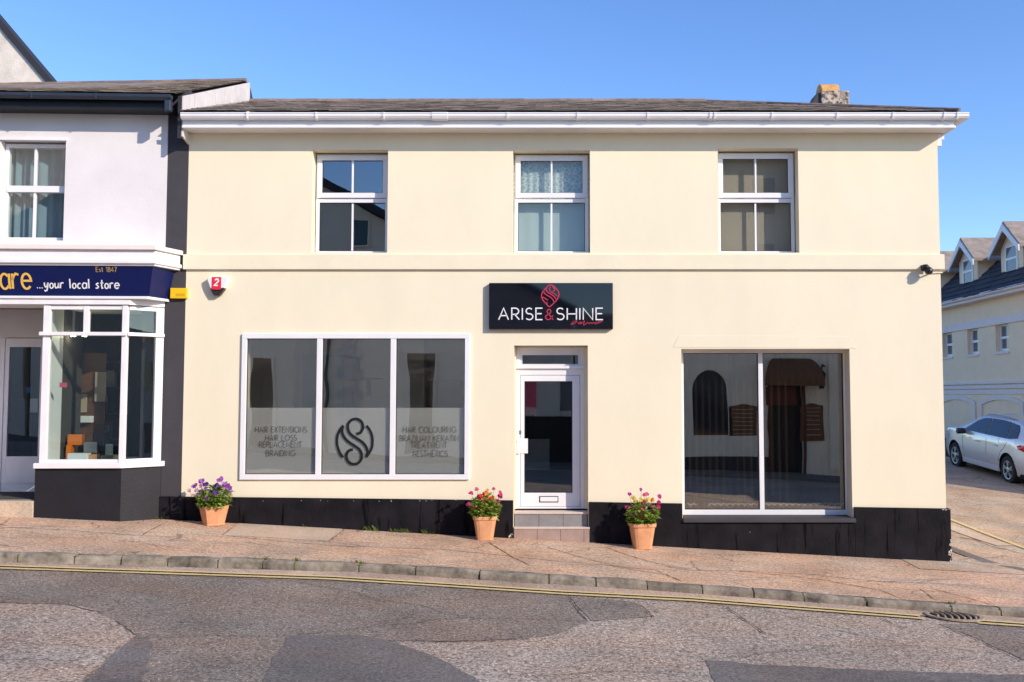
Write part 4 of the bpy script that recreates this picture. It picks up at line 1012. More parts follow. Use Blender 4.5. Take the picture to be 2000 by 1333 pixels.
# ================================================================== FLOWER POTS
def flower_geo(mb, stems, c, nrm, r, n=5):
    nrm = Vector(nrm).normalized(); u = nrm.orthogonal().normalized(); w = nrm.cross(u); c = Vector(c)
    a0 = rnd.uniform(0, 6)
    for k in range(n):
        a = a0 + 2 * pi * k / n; d = u * cos(a) + w * sin(a); e = -u * sin(a) + w * cos(a)
        mb.add([c, c + d * r * .55 + e * r * .5 + nrm * r * .25, c + d * r * 1.05 + nrm * r * .12, c + d * r * .55 - e * r * .5 + nrm * r * .25], [(0, 1, 2, 3)])
def planter(name, label, pxc, pxw, pytop, pybot, shape, colours, tall, wide):
    yc = -.27
    X, zt = P(pxc, pytop, yc); k = (DIST + yc) / FPX; rt = pxw * k / 2
    zb = H(X, yc)
    hgt = zt - zb; rb = rt * (.68 if shape == 'square' else .72)
    t = thing(name, label, 'flower pot', (X, yc, zb), 'terracotta flower pots along the plinth')
    def ring(r, z, n=24):
        if shape == 'hex': return [(X + r * cos(pi / 3 * i + .25), yc + r * sin(pi / 3 * i + .25), z) for i in range(6)]
        out = []
        for i in range(n):
            a = 2 * pi * i / n + .3; q = (abs(cos(a)) ** 5 + abs(sin(a)) ** 5) ** (-1 / 5)
            b = .1; x, y = r * .94 * q * cos(a), r * .94 * q * sin(a); out.append((X + x * cos(b) - y * sin(b), yc + x * sin(b) + y * cos(b), z))
        return out
    if shape == 'hex': rings = [ring(rb * 1.05, zb), ring(rb * 1.05, zb + .015), ring(rb * 1.0, zb + .02), ring(rt, zt), ring(rt * .9, zt), ring(rt * .86, zt - .05)]
    else: rings = [ring(rb, zb), ring(rb, zb + .02), ring(rt * .92, zt - .055), ring(rt, zt - .05), ring(rt * 1.01, zt - .005), ring(rt * .97, zt), ring(rt * .88, zt), ring(rt * .85, zt - .05)]
    MB().loft(rings).build('pot', 'terracotta', t, bevel=.006)
    MB().add(ring(rt * .85, zt - .035), [tuple(range(6 if shape == 'hex' else 24))]).build('soil', 'soil', t)
    lf = MB()
    for i in range(640):
        a = rnd.uniform(0, 2 * pi); rr = sqrt(rnd.random()); hz = rnd.random() ** 0.95
        R_ = wide * (0.62 + .55 * hz - .35 * hz * hz) * rr
        c = Vector((X + R_ * cos(a), yc + R_ * sin(a), zt - .03 + hz * tall * 1.08 * (1 - .35 * rr * rr) + rnd.uniform(-.02, .02)))
        d = Vector((cos(a) * (rr + .3), sin(a) * (rr + .3), rnd.uniform(-.5, .8))).normalized(); l = rnd.uniform(.045, .085); s_ = d.cross(Vector((rnd.uniform(-.3, .3), rnd.uniform(-.3, .3), 1))).normalized() * l * rnd.uniform(.28, .45)
        up = s_.cross(d).normalized()
        lf.add([c, c + d * l * .45 + s_ + up * .004, c + d * l - up * .012, c + d * l * .45 - s_ + up * .004, c + d * l * .5 - up * .006], [(0, 1, 4), (1, 2, 4), (2, 3, 4), (3, 0, 4)])
    for i in range(26):
        a = rnd.uniform(0, 2 * pi); r1 = wide * rnd.uniform(.3, 1); lf.tube([(X + rt * .4 * cos(a), yc + rt * .4 * sin(a), zt - .04), (X + r1 * .8 * cos(a), yc + r1 * .8 * sin(a), zt + tall * .5), (X + r1 * cos(a), yc + r1 * sin(a), zt + tall * rnd.uniform(.6, .95))], .003, 4)
    lf.build('foliage', 'leaf', t)
    for m, lst in colours:
        for (fx, fy, s_) in lst:
            x, z = P(fx, fy, yc - .08); y = yc - .08 + rnd.uniform(-.12, .12)
            fb = MB()
            for q in range(5):
                c = Vector((x + rnd.gauss(0, s_ * .35), y + rnd.gauss(0, s_ * .3), z + rnd.gauss(0, s_ * .3)))
                flower_geo(fb, None, c, (rnd.uniform(-.6, .6), -1, rnd.uniform(-.1, .9)), s_ * rnd.uniform(.6, 1.0))
            fb.tube([(X + (x - X) * .5, yc, zt), (x, y + .01, z - .005)], .003, 4)
            fb.build('flower', m, t)
    names = [m for m, l in colours if m not in ('plum', 'lemon')]
    for i in range(11):
        a = rnd.uniform(0, 2 * pi); r1 = wide * rnd.uniform(.15, .85); c = Vector((X + r1 * cos(a), yc - abs(r1 * sin(a)) * .8, zt + tall * rnd.uniform(.45, .95) * (1 - .25 * r1 / wide))); fb = MB()
        for q in range(2): flower_geo(fb, None, c + Vector((rnd.gauss(0, .012), rnd.gauss(0, .01), rnd.gauss(0, .012))), (rnd.uniform(-.8, .8), -1, rnd.uniform(-.2, 1)), rnd.uniform(.012, .024))
        fb.tube([(X + (c.x - X) * .6, yc, zt + .05), (c.x, c.y + .01, c.z)], .0025, 4); fb.build('flower', names[i % len(names)], t)
    return t
for nm, c in (('mauve', (0.42, 0.13, 0.52)), ('violet', (0.15, 0.05, 0.34)), ('lilac', (0.60, 0.32, 0.66)), ('cerise', (0.62, 0.03, 0.20)), ('scarlet', (0.70, 0.02, 0.04)), ('tangerine', (0.80, 0.25, 0.02)), ('rose', (0.72, 0.14, 0.26)), ('lemon', (0.80, 0.62, 0.12)), ('magenta', (0.66, 0.06, 0.42)), ('plum', (0.06, 0.03, 0.09)), ('blush', (0.72, 0.52, 0.52))):
    M[nm] = mat(nm + '_petal', c, 0.6, 0.15, 40, island=0.25, trans=0.35)
planter('flower_pot', 'six sided terracotta pot of purple flowers by the dark pier', 418, 56, 988, 1026, 'hex',
        [('mauve', [(388, 943, .035), (398, 940, .04), (432, 937, .04), (446, 946, .045), (450, 953, .04)]), ('lilac', [(378, 950, .035), (394, 950, .03), (443, 944, .03), (449, 962, .03), (384, 958, .03)]),
         ('violet', [(404, 945, .04), (405, 961, .045), (423, 953, .045), (427, 961, .04), (415, 950, .035)]), ('rose', [(377, 949, .028)]), ('blush', [(374, 958, .03), (380, 966, .03)])], .30, .27)
planter('flower_pot', 'rimmed terracotta pot of red and orange flowers left of the door step', 947, 50, 1007, 1049, 'square',
        [('cerise', [(915, 985, .03), (973, 982, .035), (921, 963, .03), (977, 967, .034)]), ('scarlet', [(936, 971, .042), (940, 968, .03)]), ('tangerine', [(951, 961, .035), (959, 975, .038), (950, 972, .03), (946, 966, .03)]), ('rose', [(932, 955, .025), (965, 955, .025), (962, 998, .02), (978, 961, .025)]), ('lemon', [(928, 975, .022)])], .29, .25)
planter('flower_pot', 'rimmed terracotta pot of pink and yellow flowers right of the door step', 1254, 54, 1021, 1063, 'square',
        [('magenta', [(1252, 956, .028), (1231, 968, .03), (1288, 970, .034), (1259, 985, .036)]), ('cerise', [(1287, 990, .036), (1229, 996, .04), (1285, 980, .03)]), ('rose', [(1262, 965, .035), (1257, 966, .025), (1278, 992, .03)]), ('lemon', [(1239, 974, .032), (1262, 976, .034), (1250, 974, .028), (1243, 981, .026)]), ('tangerine', [(1256, 979, .026), (1274, 976, .026)]), ('plum', [(1260, 993, .035), (1270, 992, .03)]), ('blush', [(1268, 999, .026), (1245, 990, .02)])], .31, .26)

# ================================================================== LEFT SHOP (slightly turned)
TH = radians(2.5); PX = XL - .03
def xl(v):
    x, y, z = v; dx = x - PX
    return (PX + dx * cos(TH) - y * sin(TH), dx * sin(TH) + y * cos(TH), z)
def PL(px, py, Y=0.0):
    a, b, c = ray(px, py); ox, oy = 0 - PX, -DIST
    ox2, oy2 = ox * cos(TH) + oy * sin(TH), -ox * sin(TH) + oy * cos(TH); a2, b2 = a * cos(TH) + b * sin(TH), -a * sin(TH) + b * cos(TH)
    t = (Y - oy2) / b2
    return PX + ox2 + t * a2, EYE + t * c
def XLp(px, py, Y=0.0): return PL(px, py, Y)[0]
def ZL(px, py, Y=0.0): return PL(px, py, Y)[1]
shop = thing('corner_store', 'white upper storey shop with navy fascia and white bay window', 'building', (0, 0, 0))
B = lambda: MB(xl)
LX = -11.5
uo = (XLp(-2, 400), XLp(126, 400), ZL(60, 470), ZL(60, 274))
zc = ZL(200, 478); ztop = ZL(200, 205)
xw = XLp(325, 400)
m = B(); sheet(m, LX, xw, ZL(200, 600), ztop + .1, -.012, .30, [uo]); m.build('wall', 'wallwhite', shop)
m = B(); m.box(xw + .002, PX + .03 - .003, 0, .5, -.7, ztop + .25); m.build('pier', 'pier', shop, bevel=.004)
m = B(); m.box(xw - .35, xw + .0, .09, .5, -.7, ZL(200, 601)); m.build('pier_return', 'pier', shop)
m = B(); m.box(LX, LX + .3, .3, 7, -.3, ztop); m.box(LX, PX, 6.8, 7.1, -.3, ztop); m.box(PX - .27, PX, .5, 6.8, -.3, ztop); m.build('rear_wall', 'wallwhite', shop)
# upper window
x0, x1, z0, z1 = uo; yo = .12
f = B(); ringbox(f, x0 + .005, x1 - .005, z0 + .005, z1 - .03, .06, yo, yo + .08, .06)
zm = ZL(60, 370, yo); f.box(x0 + .06, x1 - .06, yo - .02, yo + .07, zm - .05, zm + .05); xm = XLp(67, 400, yo); f.box(xm - .018, xm + .018, yo, yo + .05, z0 + .06, zm - .05); f.box(xm - .018, xm + .018, yo - .012, yo + .05, zm + .05, z1 - .09)
uw = f.build('window', 'white', shop, bevel=.004)
g = B(); g.box(x0 + .06, x1 - .06, yo + .03, yo + .036, z0 + .06, zm - .05); g.box(x0 + .06, x1 - .06, yo + .02, yo + .026, zm + .05, z1 - .09); g.build('pane', 'glass_pale', uw)
m = B(); m.box(x0 - .01, x1 + .02, -.04, -.013, z1 - .01, z1 + .035); m.build('window_head', 'white', shop)
m = B(); m.box(x0 - .3, x1 + .4, .6, 3.5, z0 - .3, z0 - .25); m.box(x0 - .3, x1 + .4, 3.5, 3.55, z0 - .3, z1 + .3); m.box(x0 - .35, x0 - .3, .31, 3.55, z0 - .3, z1 + .3); m.box(x1 + .4, x1 + .45, .31, 3.55, z0 - .3, z1 + .3); m.box(x0 - .35, x1 + .45, .31, 3.55, z1 + .3, z1 + .35); m.build('room', 'room_dark', shop)
k = 90; vs = []; m = B()
for i in range(k + 1):
    t = i / k; x = x0 + (x1 - x0) * t; yy = yo + .2 + .03 * sin(38 * t + 2 * sin(7 * t)); vs += [(x, yy, z0), (x, yy, z1)]
m.add(vs, [(2 * i, 2 * i + 2, 2 * i + 3, 2 * i + 1) for i in range(k)])
tag(m.build('net_curtain', 'bluecurtain', smooth=True), 'blue grey net curtain behind the upstairs window of the white shop', 'curtain')
# eaves and roof
ge = -.50
ez1, ez0 = ZL(200, 182, ge), ZL(200, 193, ge)
m = B(); pr = [(ge + .01, ez1), (ge, ez1 - .01), (ge + .005, ez0 + .04), (ge + .04, ez0), (ge + .09, ez0 + .01), (ge + .10, ez1), (ge + .085, ez1), (ge + .08, ez0 + .03), (ge + .04, ez0 + .02), (ge + .022, ez1 - .02)]
gxr = XLp(333, 186, ge); m.prism(pr, LX - .2, gxr, 'x'); sgut = m.build('gutter', 'gutterdark', shop, bevel=.003)
for px in (61, 187): x = XLp(px, 187, ge); m = B(); m.box(x - .012, x + .012, ge - .008, ge + .02, ez0 - .003, ez1 + .003); m.build('bracket', 'gutterdark', sgut)
m = B()
m.box(gxr - .09, gxr - .0, ge + .0, ge + .1, ez0 - .17, ez0 - .002); m.build('gutter_outlet', 'gutterdark', shop, bevel=.012)
m = B(); fb0 = ZL(200, 212, -.34); m.box(LX - .2, gxr - .03, -.36, -.33, fb0, ez1 - .02); m.box(LX - .2, gxr - .03, -.329, .0, fb0 + .005, fb0 + .03); m.build('fascia', 'fasciadark', shop)
xv = PX; Yr = 3.3
rz = P(497, 159, Yr)[1]; re = ez1 + .03; rye = ge + .08
def roof_xf(v):                                                  # the ridge sags a little towards the far end
    x, y, z = v; k = max(0, 1 - abs(y - Yr) / (Yr - rye)); return xl((x, y, z - .034 * (PX - x) * k))
m = MB(roof_xf); U = Vector((1, 0, 0)); V = Vector((0, Yr - rye, rz - re)); xr_ = xv - .05
m.add([(LX - .2, rye, re), (xr_, rye, re), (xr_, Yr, rz), (LX - .2, Yr, rz)], [(0, 1, 2, 3)]); m.add([(LX - .2, Yr, rz), (xr_, Yr, rz), (xr_, 2 * Yr - rye, re), (LX - .2, 2 * Yr - rye, re)], [(0, 1, 2, 3)])
slates(m, (LX - .2, rye - .03, re - .004), U, V, lambda v: (0, xr_ - LX + .2), V.length - .02)
sroof = m.build('roof', 'slatebrown', shop)
m = MB(roof_xf); ridge_run(m, (LX - .2, Yr, rz + .02), (xr_, Yr, rz + .02)); m.build('ridge_tiles', 'ridge', sroof)
# raised flank of pale slabs above the lower roof
m = B(); n = 7; ya_, yb_ = -.30, Yr + .05; za_ = P(343, 188, ya_)[1]; zb_ = P(497, 160, Yr)[1]
for i in range(n):
    y0 = ya_ + (yb_ - ya_) * i / n + .012; y1 = ya_ + (yb_ - ya_) * (i + 1) / n - .012; s0, s1 = (y0 - ya_) / (yb_ - ya_), (y1 - ya_) / (yb_ - ya_)
    zz0, zz1 = za_ + (zb_ - za_) * s0, za_ + (zb_ - za_) * s1
    m.prism([(y0, zz0 - .62), (y1, zz1 - .9), (y1, zz1), (y0, zz0)], PX + .005, PX + .03 + rnd.uniform(0, .006), 'x')
m.build('slab_cladding', 'flank', shop, bevel=.004)
m = B(); m.prism([(-.30, za_ - .65), (Yr + .05, zb_ - 1.0), (Yr + .9, zb_ - 1.3), (Yr + .5, zb_ - .35), (Yr + .08, zb_ + .01), (-.30, za_ - .0)], PX - .05, PX + .004, 'x'); m.build('flank_wall', 'lead', shop)
# cornice over the fascia
cy0 = -.52
xcf = XLp(303, 500, cy0)
def wrap(mb, off, z0, z1, back=.0):
    """front plane at cy0-off with a mitred splay to the pier"""
    mb.prism([(LX, cy0 - off), (xcf + off * .45, cy0 - off), (XLp(352, 510, -.02) + off * .8, -.014), (LX, -.014)], z0, z1)
m = B(); wrap(m, .05, ZL(150, 488, cy0), ZL(150, 479, cy0)); m.build('cornice_cap', 'sidetrim', shop, bevel=.006)
m = B(); wrap(m, .0, ZL(150, 519, cy0), ZL(150, 488, cy0) - .001); wrap(m, .035, ZL(150, 507, cy0) - .06, ZL(150, 507, cy0)); m.build('cornice', 'white', shop, bevel=.01)
# fascia sign (raked)
yt, yb = -.50, -.40
zt0, zb0 = ZL(150, 516, yt), ZL(150, 579, yb)
xt, xb = XLp(299, 520, yt), XLp(291, 579, yb); xt2, xb2 = XLp(341, 538, -.03), XLp(328, 585, -.03)
sign = thing('fascia_sign', 'navy shop sign lettered your local store above the bay window', 'sign', (XLp(150, 548, -.5), -.45, zb0))
m = B(); m.add([(LX, yb, zb0), (xb, yb, zb0), (xt, yt, zt0), (LX, yt, zt0), (LX, -.02, zb0), (xb2, -.02, zb0), (xt2, -.02, zt0), (LX, -.02, zt0)], [(0, 1, 2, 3), (1, 5, 6, 2), (5, 4, 7, 6), (4, 0, 3, 7), (3, 2, 6, 7), (0, 4, 5, 1)]); m.build('board', 'navy', sign)
rake = (yt - yb) / (zt0 - zb0)
def onboard(v):
    x, y, z = v; return xl((x, yb + (z - zb0) * rake + y, z))
def sign_text(s, px0, px1, pyb, hpx, st, mname, name, font=LO, gap=.2, slant=0.0):
    mb = MB(onboard); yy = yb + (yt - yb) * .4; x, z = PL(px0, pyb, yy); x2 = PL(px1, pyb, yy)[0]; h = hpx * ks * .975
    write(mb, s, x, z, h, st, -.006, -.001, font, gap, slant, fit=x2 - x); mb.build(name, mname, sign)
sign_text('are', 1, 61, 564, 46, .031, 'gold', 'lettering', gap=.16)
sign_text('...your local store', 72, 232, 563, 17, .0165, 'signwhite', 'script_lettering', gap=.2, slant=.08)
sign_text('Est 1847', 190, 230, 532, 9, .008, 'dullgold', 'date_lettering', gap=.22)
m = B(); zq0, zq1 = ZL(150, 595, -.44), ZL(150, 580, -.44)
m.prism([(LX, -.455), (XLp(289, 585, -.45), -.455), (XLp(328, 590, -.02) + .02, -.014), (LX, -.014)], zq1 - .03, zb0 - .002); m.prism([(LX, -.43), (XLp(245, 590, -.43) + .06, -.43), (XLp(322, 590, -.02), -.014), (LX, -.014)], zq0, zq1 - .031); m.build('fascia_moulding', 'white', shop, bevel=.006)
# bay window
by = -.40
bl, bc, br = XLp(80, 780, by), XLp(241, 780, by), XLp(317, 780, -.02)
zs0, zs1 = ZL(150, 915, by), ZL(150, 906, by); zt_b, ztr, zhd = ZL(150, 656, by), ZL(150, 649, by), ZL(150, 597, by)
rl, rc, rr = XLp(67, 960, by), XLp(236, 960, by), XLp(313, 960, -.02)
m = B(); m.prism([(rl, by), (rc, by), (rr, -.014), (rr, .3), (rl, .3)], -.6, zs0 - .002); m.build('stall_riser', 'riser', shop, bevel=.004)
m = B(); m.prism([(bl - .06, by - .05), (bc + .01, by - .05), (br + .05, -.016), (br + .05, .02), (bl - .06, .02)], zs0, zs1 + .01); m.build('bay_sill', 'white', shop, bevel=.006)
f = B(); pf = .05
A_, B_, C_ = (bl + .05, by + .03), (bc, by + .03), (br - .02, 0.0)
m1 = (XLp(166, 700, by), by + .03)
f.bar((bl, by + .03), (bl + .10, by + .03), .07, zs1 + .011, zhd)
f.bar((bc - .045, by + .03), (bc + .03, by + .03), .08, zs1 + .011, zhd)
dv = Vector((C_[0] - B_[0], C_[1] - B_[1])).normalized()
q = Vector(C_); f.bar(tuple(q - dv * .12), tuple(q), .07, zs1 + .011, zhd)
f.bar((m1[0] - .04, m1[1]), (m1[0] + .04, m1[1]), .06, ztr + .001, zhd)
q0 = Vector(B_) + dv * .04; q1 = Vector(C_) - dv * .12
f.bar((bl + .101, by + .03), (bc - .046, by + .03), .05, zs1 + .011, zs1 + .06); f.bar(tuple(q0), tuple(q1), .05, zs1 + .011, zs1 + .06)
f.bar((bl + .101, by + .03), (bc - .046, by + .03), .05, zhd - .06, zhd - .001); f.bar(tuple(q0), tuple(q1), .05, zhd - .06, zhd - .001)
bay = f.build('bay_window', 'white', shop, bevel=.004)
f = B(); f.bar((bl - .04, by + .02), (bc + .03, by + .02), .13, zt_b, ztr); f.bar((bc + .01, by + .025), tuple(q1 + dv * .12), .13, zt_b + .001, ztr - .001); f.build('transom', 'white', bay, bevel=.005)
g = B(); g.bar((bl + .06, by + .045), (bc - .02, by + .045), .006, zs1 + .03, zhd - .02); g.bar(tuple(q0 - dv * .02 + Vector((0, .012))), tuple(q1 + dv * .02 + Vector((0, .012))), .006, zs1 + .03, zhd - .02); g.build('pane', 'glass_green', bay)
m = B(); m.box(bl - .02, bl + .03, by + .08, .18, zs1 + .012, zhd); m.build('bay_return', 'white', shop)
m = B(); m.box(bl - .02, bl + .028, .181, .85, zs1 + .012, zhd); m.build('bay_side_panel', 'room_dark', shop)
m = B(); m.prism([(bl + .04, by + .07), (bc - .02, by + .07), (br - .06, .02), (br - .06, 1.1), (bl + .04, 1.1)], zs1 - .06, zs1 + .008); m.build('display_floor', 'paper', shop)
m = B(); m.prism([(bl + .04, by + .07), (bc - .02, by + .07), (br - .06, .02), (br - .06, 1.1), (bl + .04, 1.1)], zhd + .002, zhd + .04); m.build('display_ceiling', 'room_grey', shop)
# shop interior
m = B(); xi0, xi1 = LX + .3, PX - .3
zi = ZL(40, 968, .8)
m.box(xi0, xi1, 4.5, 4.55, zi - .05, zhd + .3); m.box(xi0, xi0 + .05, .9, 4.5, zi, zhd + .3); m.box(xi1, xi1 + .02, .51, 4.5, zi, zhd + .3); m.box(xi0, xi1, .31, 4.5, zhd + .3, zhd + .35); m.box(xi0, xi1, 1.0, 4.5, zi - .05, zi)
m.build('shop_room', 'room_dark', shop)
# recessed entrance
yd = .85
dl, drr = XLp(0, 780, yd) - .25, bl - .03
zdh = ZL(40, 660, yd)
m = B(); m.box(dl - 1.0, drr, yd - .02, yd + .06, zdh, zhd + .05); m.build('door_header', 'wallwhite', shop)
m = B(); m.box(LX, dl - .3, .0, .9, -.5, zhd); m.build('entrance_side_wall', 'wallwhite', shop)
f = B(); f.box(dl - .3, XLp(6, 780, yd), yd, yd + .08, zi, zdh - .002); f.box(XLp(77, 780, yd) + .1, drr, yd, yd + .08, zi, zdh - .002); f.build('door_frame', 'white', shop, bevel=.004)
gl0, gl1, gzb, gzt = XLp(15, 780, yd), XLp(76, 780, yd) + .0, ZL(40, 892, yd), ZL(40, 678, yd)
l0, l1 = XLp(6.5, 780, yd), XLp(77, 780, yd) + .095
f = B(); f.box(l0, gl0, yd + .01, yd + .06, zi + .02, zdh - .01); f.box(gl1, l1, yd + .01, yd + .06, zi + .02, zdh - .01); f.box(gl0, gl1, yd + .01, yd + .06, zi + .02, gzb); f.box(gl0, gl1, yd + .01, yd + .06, gzt, zdh - .01)
sd = f.build('door', 'white', shop, bevel=.004)
f = B(); f.box(gl0, gl1, yd + .03, yd + .036, gzb, gzt); f.build('pane', 'glass_door', sd)
f = B(); f.box(l0 + .04, l1 - .04, yd + .002, yd + .009, ZL(40, 944, yd), ZL(40, 925, yd)); f.build('kick_board', 'white', sd)
m = B()
zst = ZL(40, 976, by + .1)
m.prism([(LX, by + .07), (rl - .003, by + .07), (rl - .003, yd - .001), (LX, yd - .001)], -.4, zst); m.build('entrance_floor', 'riser_grey', shop)
m = B()
for i in range(16):
    y = by + .1 + (yd - by - .12) * i / 16; m.box(dl - .2, rl - .004, y + .006, y + .028, zst + .001, zst + .008)
m.build('floor_mat', 'grout', shop)
m = B(); m.box(LX, rl - .004, by - .02, by + .068, -.4, zst - .012); m.build('step', 'slab', shop, bevel=.01)
# goods in the bay
def goods(name, label, cat, a, b, y, d, m, zbase=None, bev=.006):
    (x0, z0), (x1, z1) = PL(a[0], a[1], y), PL(b[0], b[1], y)
    mb = B(); mb.box(x0, x1, y, y + d, zbase if zbase is not None else z0, z1); return tag(mb.build(name, m, bevel=bev), label, cat)
zfl = zs1 + .009
t = thing('orange_stand', 'orange plastic display stand on the bay window floor', 'display stand', (XLp(150, 880, .3), .3, zfl))
(xo0, zo0), (xo1, zo1) = PL(131, 886, .3), PL(166, 849, .3)
m = B(); m.box(xo0, xo1, .3, .34, zo1 - .16, zo1); m.build('panel', 'orange', t); m = B(); m.box(xo0, xo0 + .07, .26, .38, zfl, zo1 - .161); m.build('leg', 'orange', t); m = B(); m.box(xo1 - .06, xo1, .26, .38, zfl, zo1 - .161); m.build('leg', 'black', t)
goods('leaflet_box', 'white leaflet box lying at the front of the bay window', 'box', (131, 908), (170, 886), -.05, .14, 'paper', zfl)
goods('silver_packet', 'grey packet beside the orange stand in the bay window', 'packet', (163, 886), (190, 864), .18, .1, 'steel', zfl)
goods('snack_box', 'small orange brown box right of the white leaflet box', 'box', (172, 906), (190, 888), .0, .1, 'terracotta', zfl)
goods('carton', 'dark carton at the back of the bay display', 'carton', (180, 890), (203, 845), .5, .2, 'black', zfl)
t = thing('shop_shelving', 'dark shelving unit deep inside the shop behind the bay', 'shelving', (XLp(170, 800, 2.2), 2.2, zi))
xs0, xs1 = XLp(125, 800, 2.2), XLp(232, 800, 2.2)
m = B(); m.box(xs0, xs1, 2.6, 2.64, zi, zhd); m.build('back_panel', 'room_dark', t)
for k in range(5):
    z = zi + .35 + k * .45; m = B(); m.box(xs0, xs1, 2.2, 2.6, z, z + .03); m.build('shelf', 'shelf', t)
for k in range(22):
    i = k % 4; z = zi + .381 + i * .45; x = xs0 + .05 + (xs1 - xs0 - .3) * rnd.random(); w, h_ = rnd.uniform(.08, .2), rnd.uniform(.12, .32)
    m = B(); y = 2.22 + .012 * k * .5; m.box(x, x + w, y, y + .12, z, z + h_); o = m.build('grocery_packet', ['pink', 'paper', 'taupe', 'orange', 'room_grey', 'blue', 'terracotta'][k % 7]); tag(o, 'assorted grocery packet standing on the dark shelving inside the shop', 'packet', 'packets on the shop shelving')
goods('wall_poster', 'pale framed poster hanging at the back of the bay window', 'poster', (184, 785), (208, 727), .95, .02, 'taupe')
goods('price_ticket', 'pink price ticket stuck low on the bay window glass', 'ticket', (116, 757), (131, 748), by + .06, .004, 'pink', bev=0)
goods('door_notice', 'white paper notice stuck inside the shop door glass', 'notice', (58, 806), (74, 779), yd + .042, .004, 'paper', bev=0)
goods('door_sticker', 'small blue square sticker on the shop door glass', 'sticker', (51, 768), (60, 757), yd + .042, .004, 'blue', bev=0)
goods('shop_counter', 'brown wooden counter end inside the shop door', 'counter', (15, 900), (35, 780), 1.5, .5, 'brown', zi)
M['lamp_glow'] = mat('spotlight_glow', (1.0, 0.85, 0.6), 0.5, emit=40.0)
for px in (143, 165):
    x, z = PL(px, 660, .35); m = MB(); c = xl((x, .35, z))
    t = thing('ceiling_spotlight', 'small lit spotlight under the bay window ceiling', 'spotlight', c, 'spotlights over the bay display')
    m.tube([(c[0], c[1], zhd + .01), (c[0], c[1], z + .05)], .02, 8); m.build('holder', 'steel', t)
    m = MB(); m.tube([(c[0], c[1], z + .05), (c[0], c[1], z + .02)], [.03, .034], 10); m.build('bulb', 'lamp_glow', t)
goods('shelf_board', 'long pale shelf board across the middle of the bay window', 'shelf', (120, 826), (178, 813), .9, .2, 'paper')
goods('framed_picture', 'dark framed picture on the back panel of the bay window', 'picture', (152, 806), (170, 770), .96, .02, 'taupe')
goods('pale_carton', 'pale carton stacked on the shelf board in the bay window', 'carton', (124, 813), (140, 800), .92, .15, 'taupe')
goods('wrapped_parcel', 'brown wrapped parcel beside the carton on the shelf board', 'parcel', (142, 813), (152, 796), .93, .12, 'terracotta')
goods('magazine', 'magazine lying at the corner of the bay window floor', 'magazine', (196, 904), (226, 890), -.1, .2, 'shelf', zfl)
goods('tin', 'round topped grey tin on the bay window floor near the corner post', 'tin', (205, 890), (216, 868), .25, .1, 'pane_grey', zfl)
t = thing('back_panel', 'dark display panel closing the back of the bay window', 'panel', (XLp(160, 800, 1.0), 1.0, zfl))
m = B(); m.box(XLp(118, 800, 1.0), XLp(205, 800, 1.0), 1.0, 1.03, zfl, ZL(160, 690, 1.0)); m.build('board', 'brown', t)
# yellow bell box on the pier
yb_t = thing('yellow_box', 'yellow rectangular alarm box on the charcoal pier beside the navy fascia', 'alarm box', (XLp(348, 583, 0), 0, ZL(348, 583, 0)))
(xa, za), (xb_, zb_) = PL(332, 583, -.07), PL(365, 563, -.07)
m = B(); m.box(xa, xb_, -.07, -.0015, za, zb_); m.build('cover', 'yellowbox', yb_t, bevel=.006)
m = B(); (qa, qb), (qc, qd) = PL(343, 579, -.07), PL(361, 573, -.07)
for i in range(3): m.box(qa, qc, -.0715, -.0705, qb + (qd - qb) * i / 3, qb + (qd - qb) * (i + .55) / 3)
m.build('print_lines', 'yellowprint', yb_t)

# ================================================================== HOUSE BEHIND ON THE LEFT
gb = thing('gabled_house', 'rough white gable end with dark verge rising behind the left roof', 'house', (-12, 9, 0))
yg = 9.0
p0, p1 = P(0, 55, yg), P(92, 163, yg); sl2 = (p1[1] - p0[1]) / (p1[0] - p0[0])
xp = p0[0] - 2.2; zp = p0[1] - 2.2 * sl2; zlow = 5.0
xe2 = p1[0] + (p1[1] - 6.2) / -sl2
MB().prism([(2 * xp - xe2, zlow), (xe2, zlow), (xe2, 6.2), (xp, zp), (2 * xp - xe2, 6.2)], yg, yg + .35, 'y').build('wall', 'roughwhite', gb)
MB().prism([(2 * xp - xe2 + .1, zlow), (xe2 - .6, zlow), (xe2 - .6, 5.2), (xp, zp - 3.6), (2 * xp - xe2 + .1, 5.2)], yg + .351, yg + 7, 'y').build('rear_range', 'slateblue', gb)
MB().box(2 * xp - xe2 + .1, xe2 - .1, yg + .05, yg + 6.9, -.5, zlow - .002).build('lower_wall', 'roughwhite', gb)
mb = MB(); d = Vector((xe2 - xp, 6.2 - zp)).normalized(); n_ = Vector((-d.y, d.x)); n_ = n_ if n_.y > 0 else -n_
for s in (1, -1):
    a = Vector((0, 0)); b = Vector((xe2 - xp + .25, -(zp - 6.2) - .25 * -sl2 * 1)) if False else Vector((xe2 - xp, 6.2 - zp)) * 1.06
    q = [a + n_ * .003, b + n_ * .003, b + n_ * .13, a + n_ * .13 + Vector((0, .06))]
    mb.prism([(xp + s * v.x, zp + v.y) for v in q], yg - .05, yg + .4, 'y')
mb.build('verge_coping', 'lead', gb)

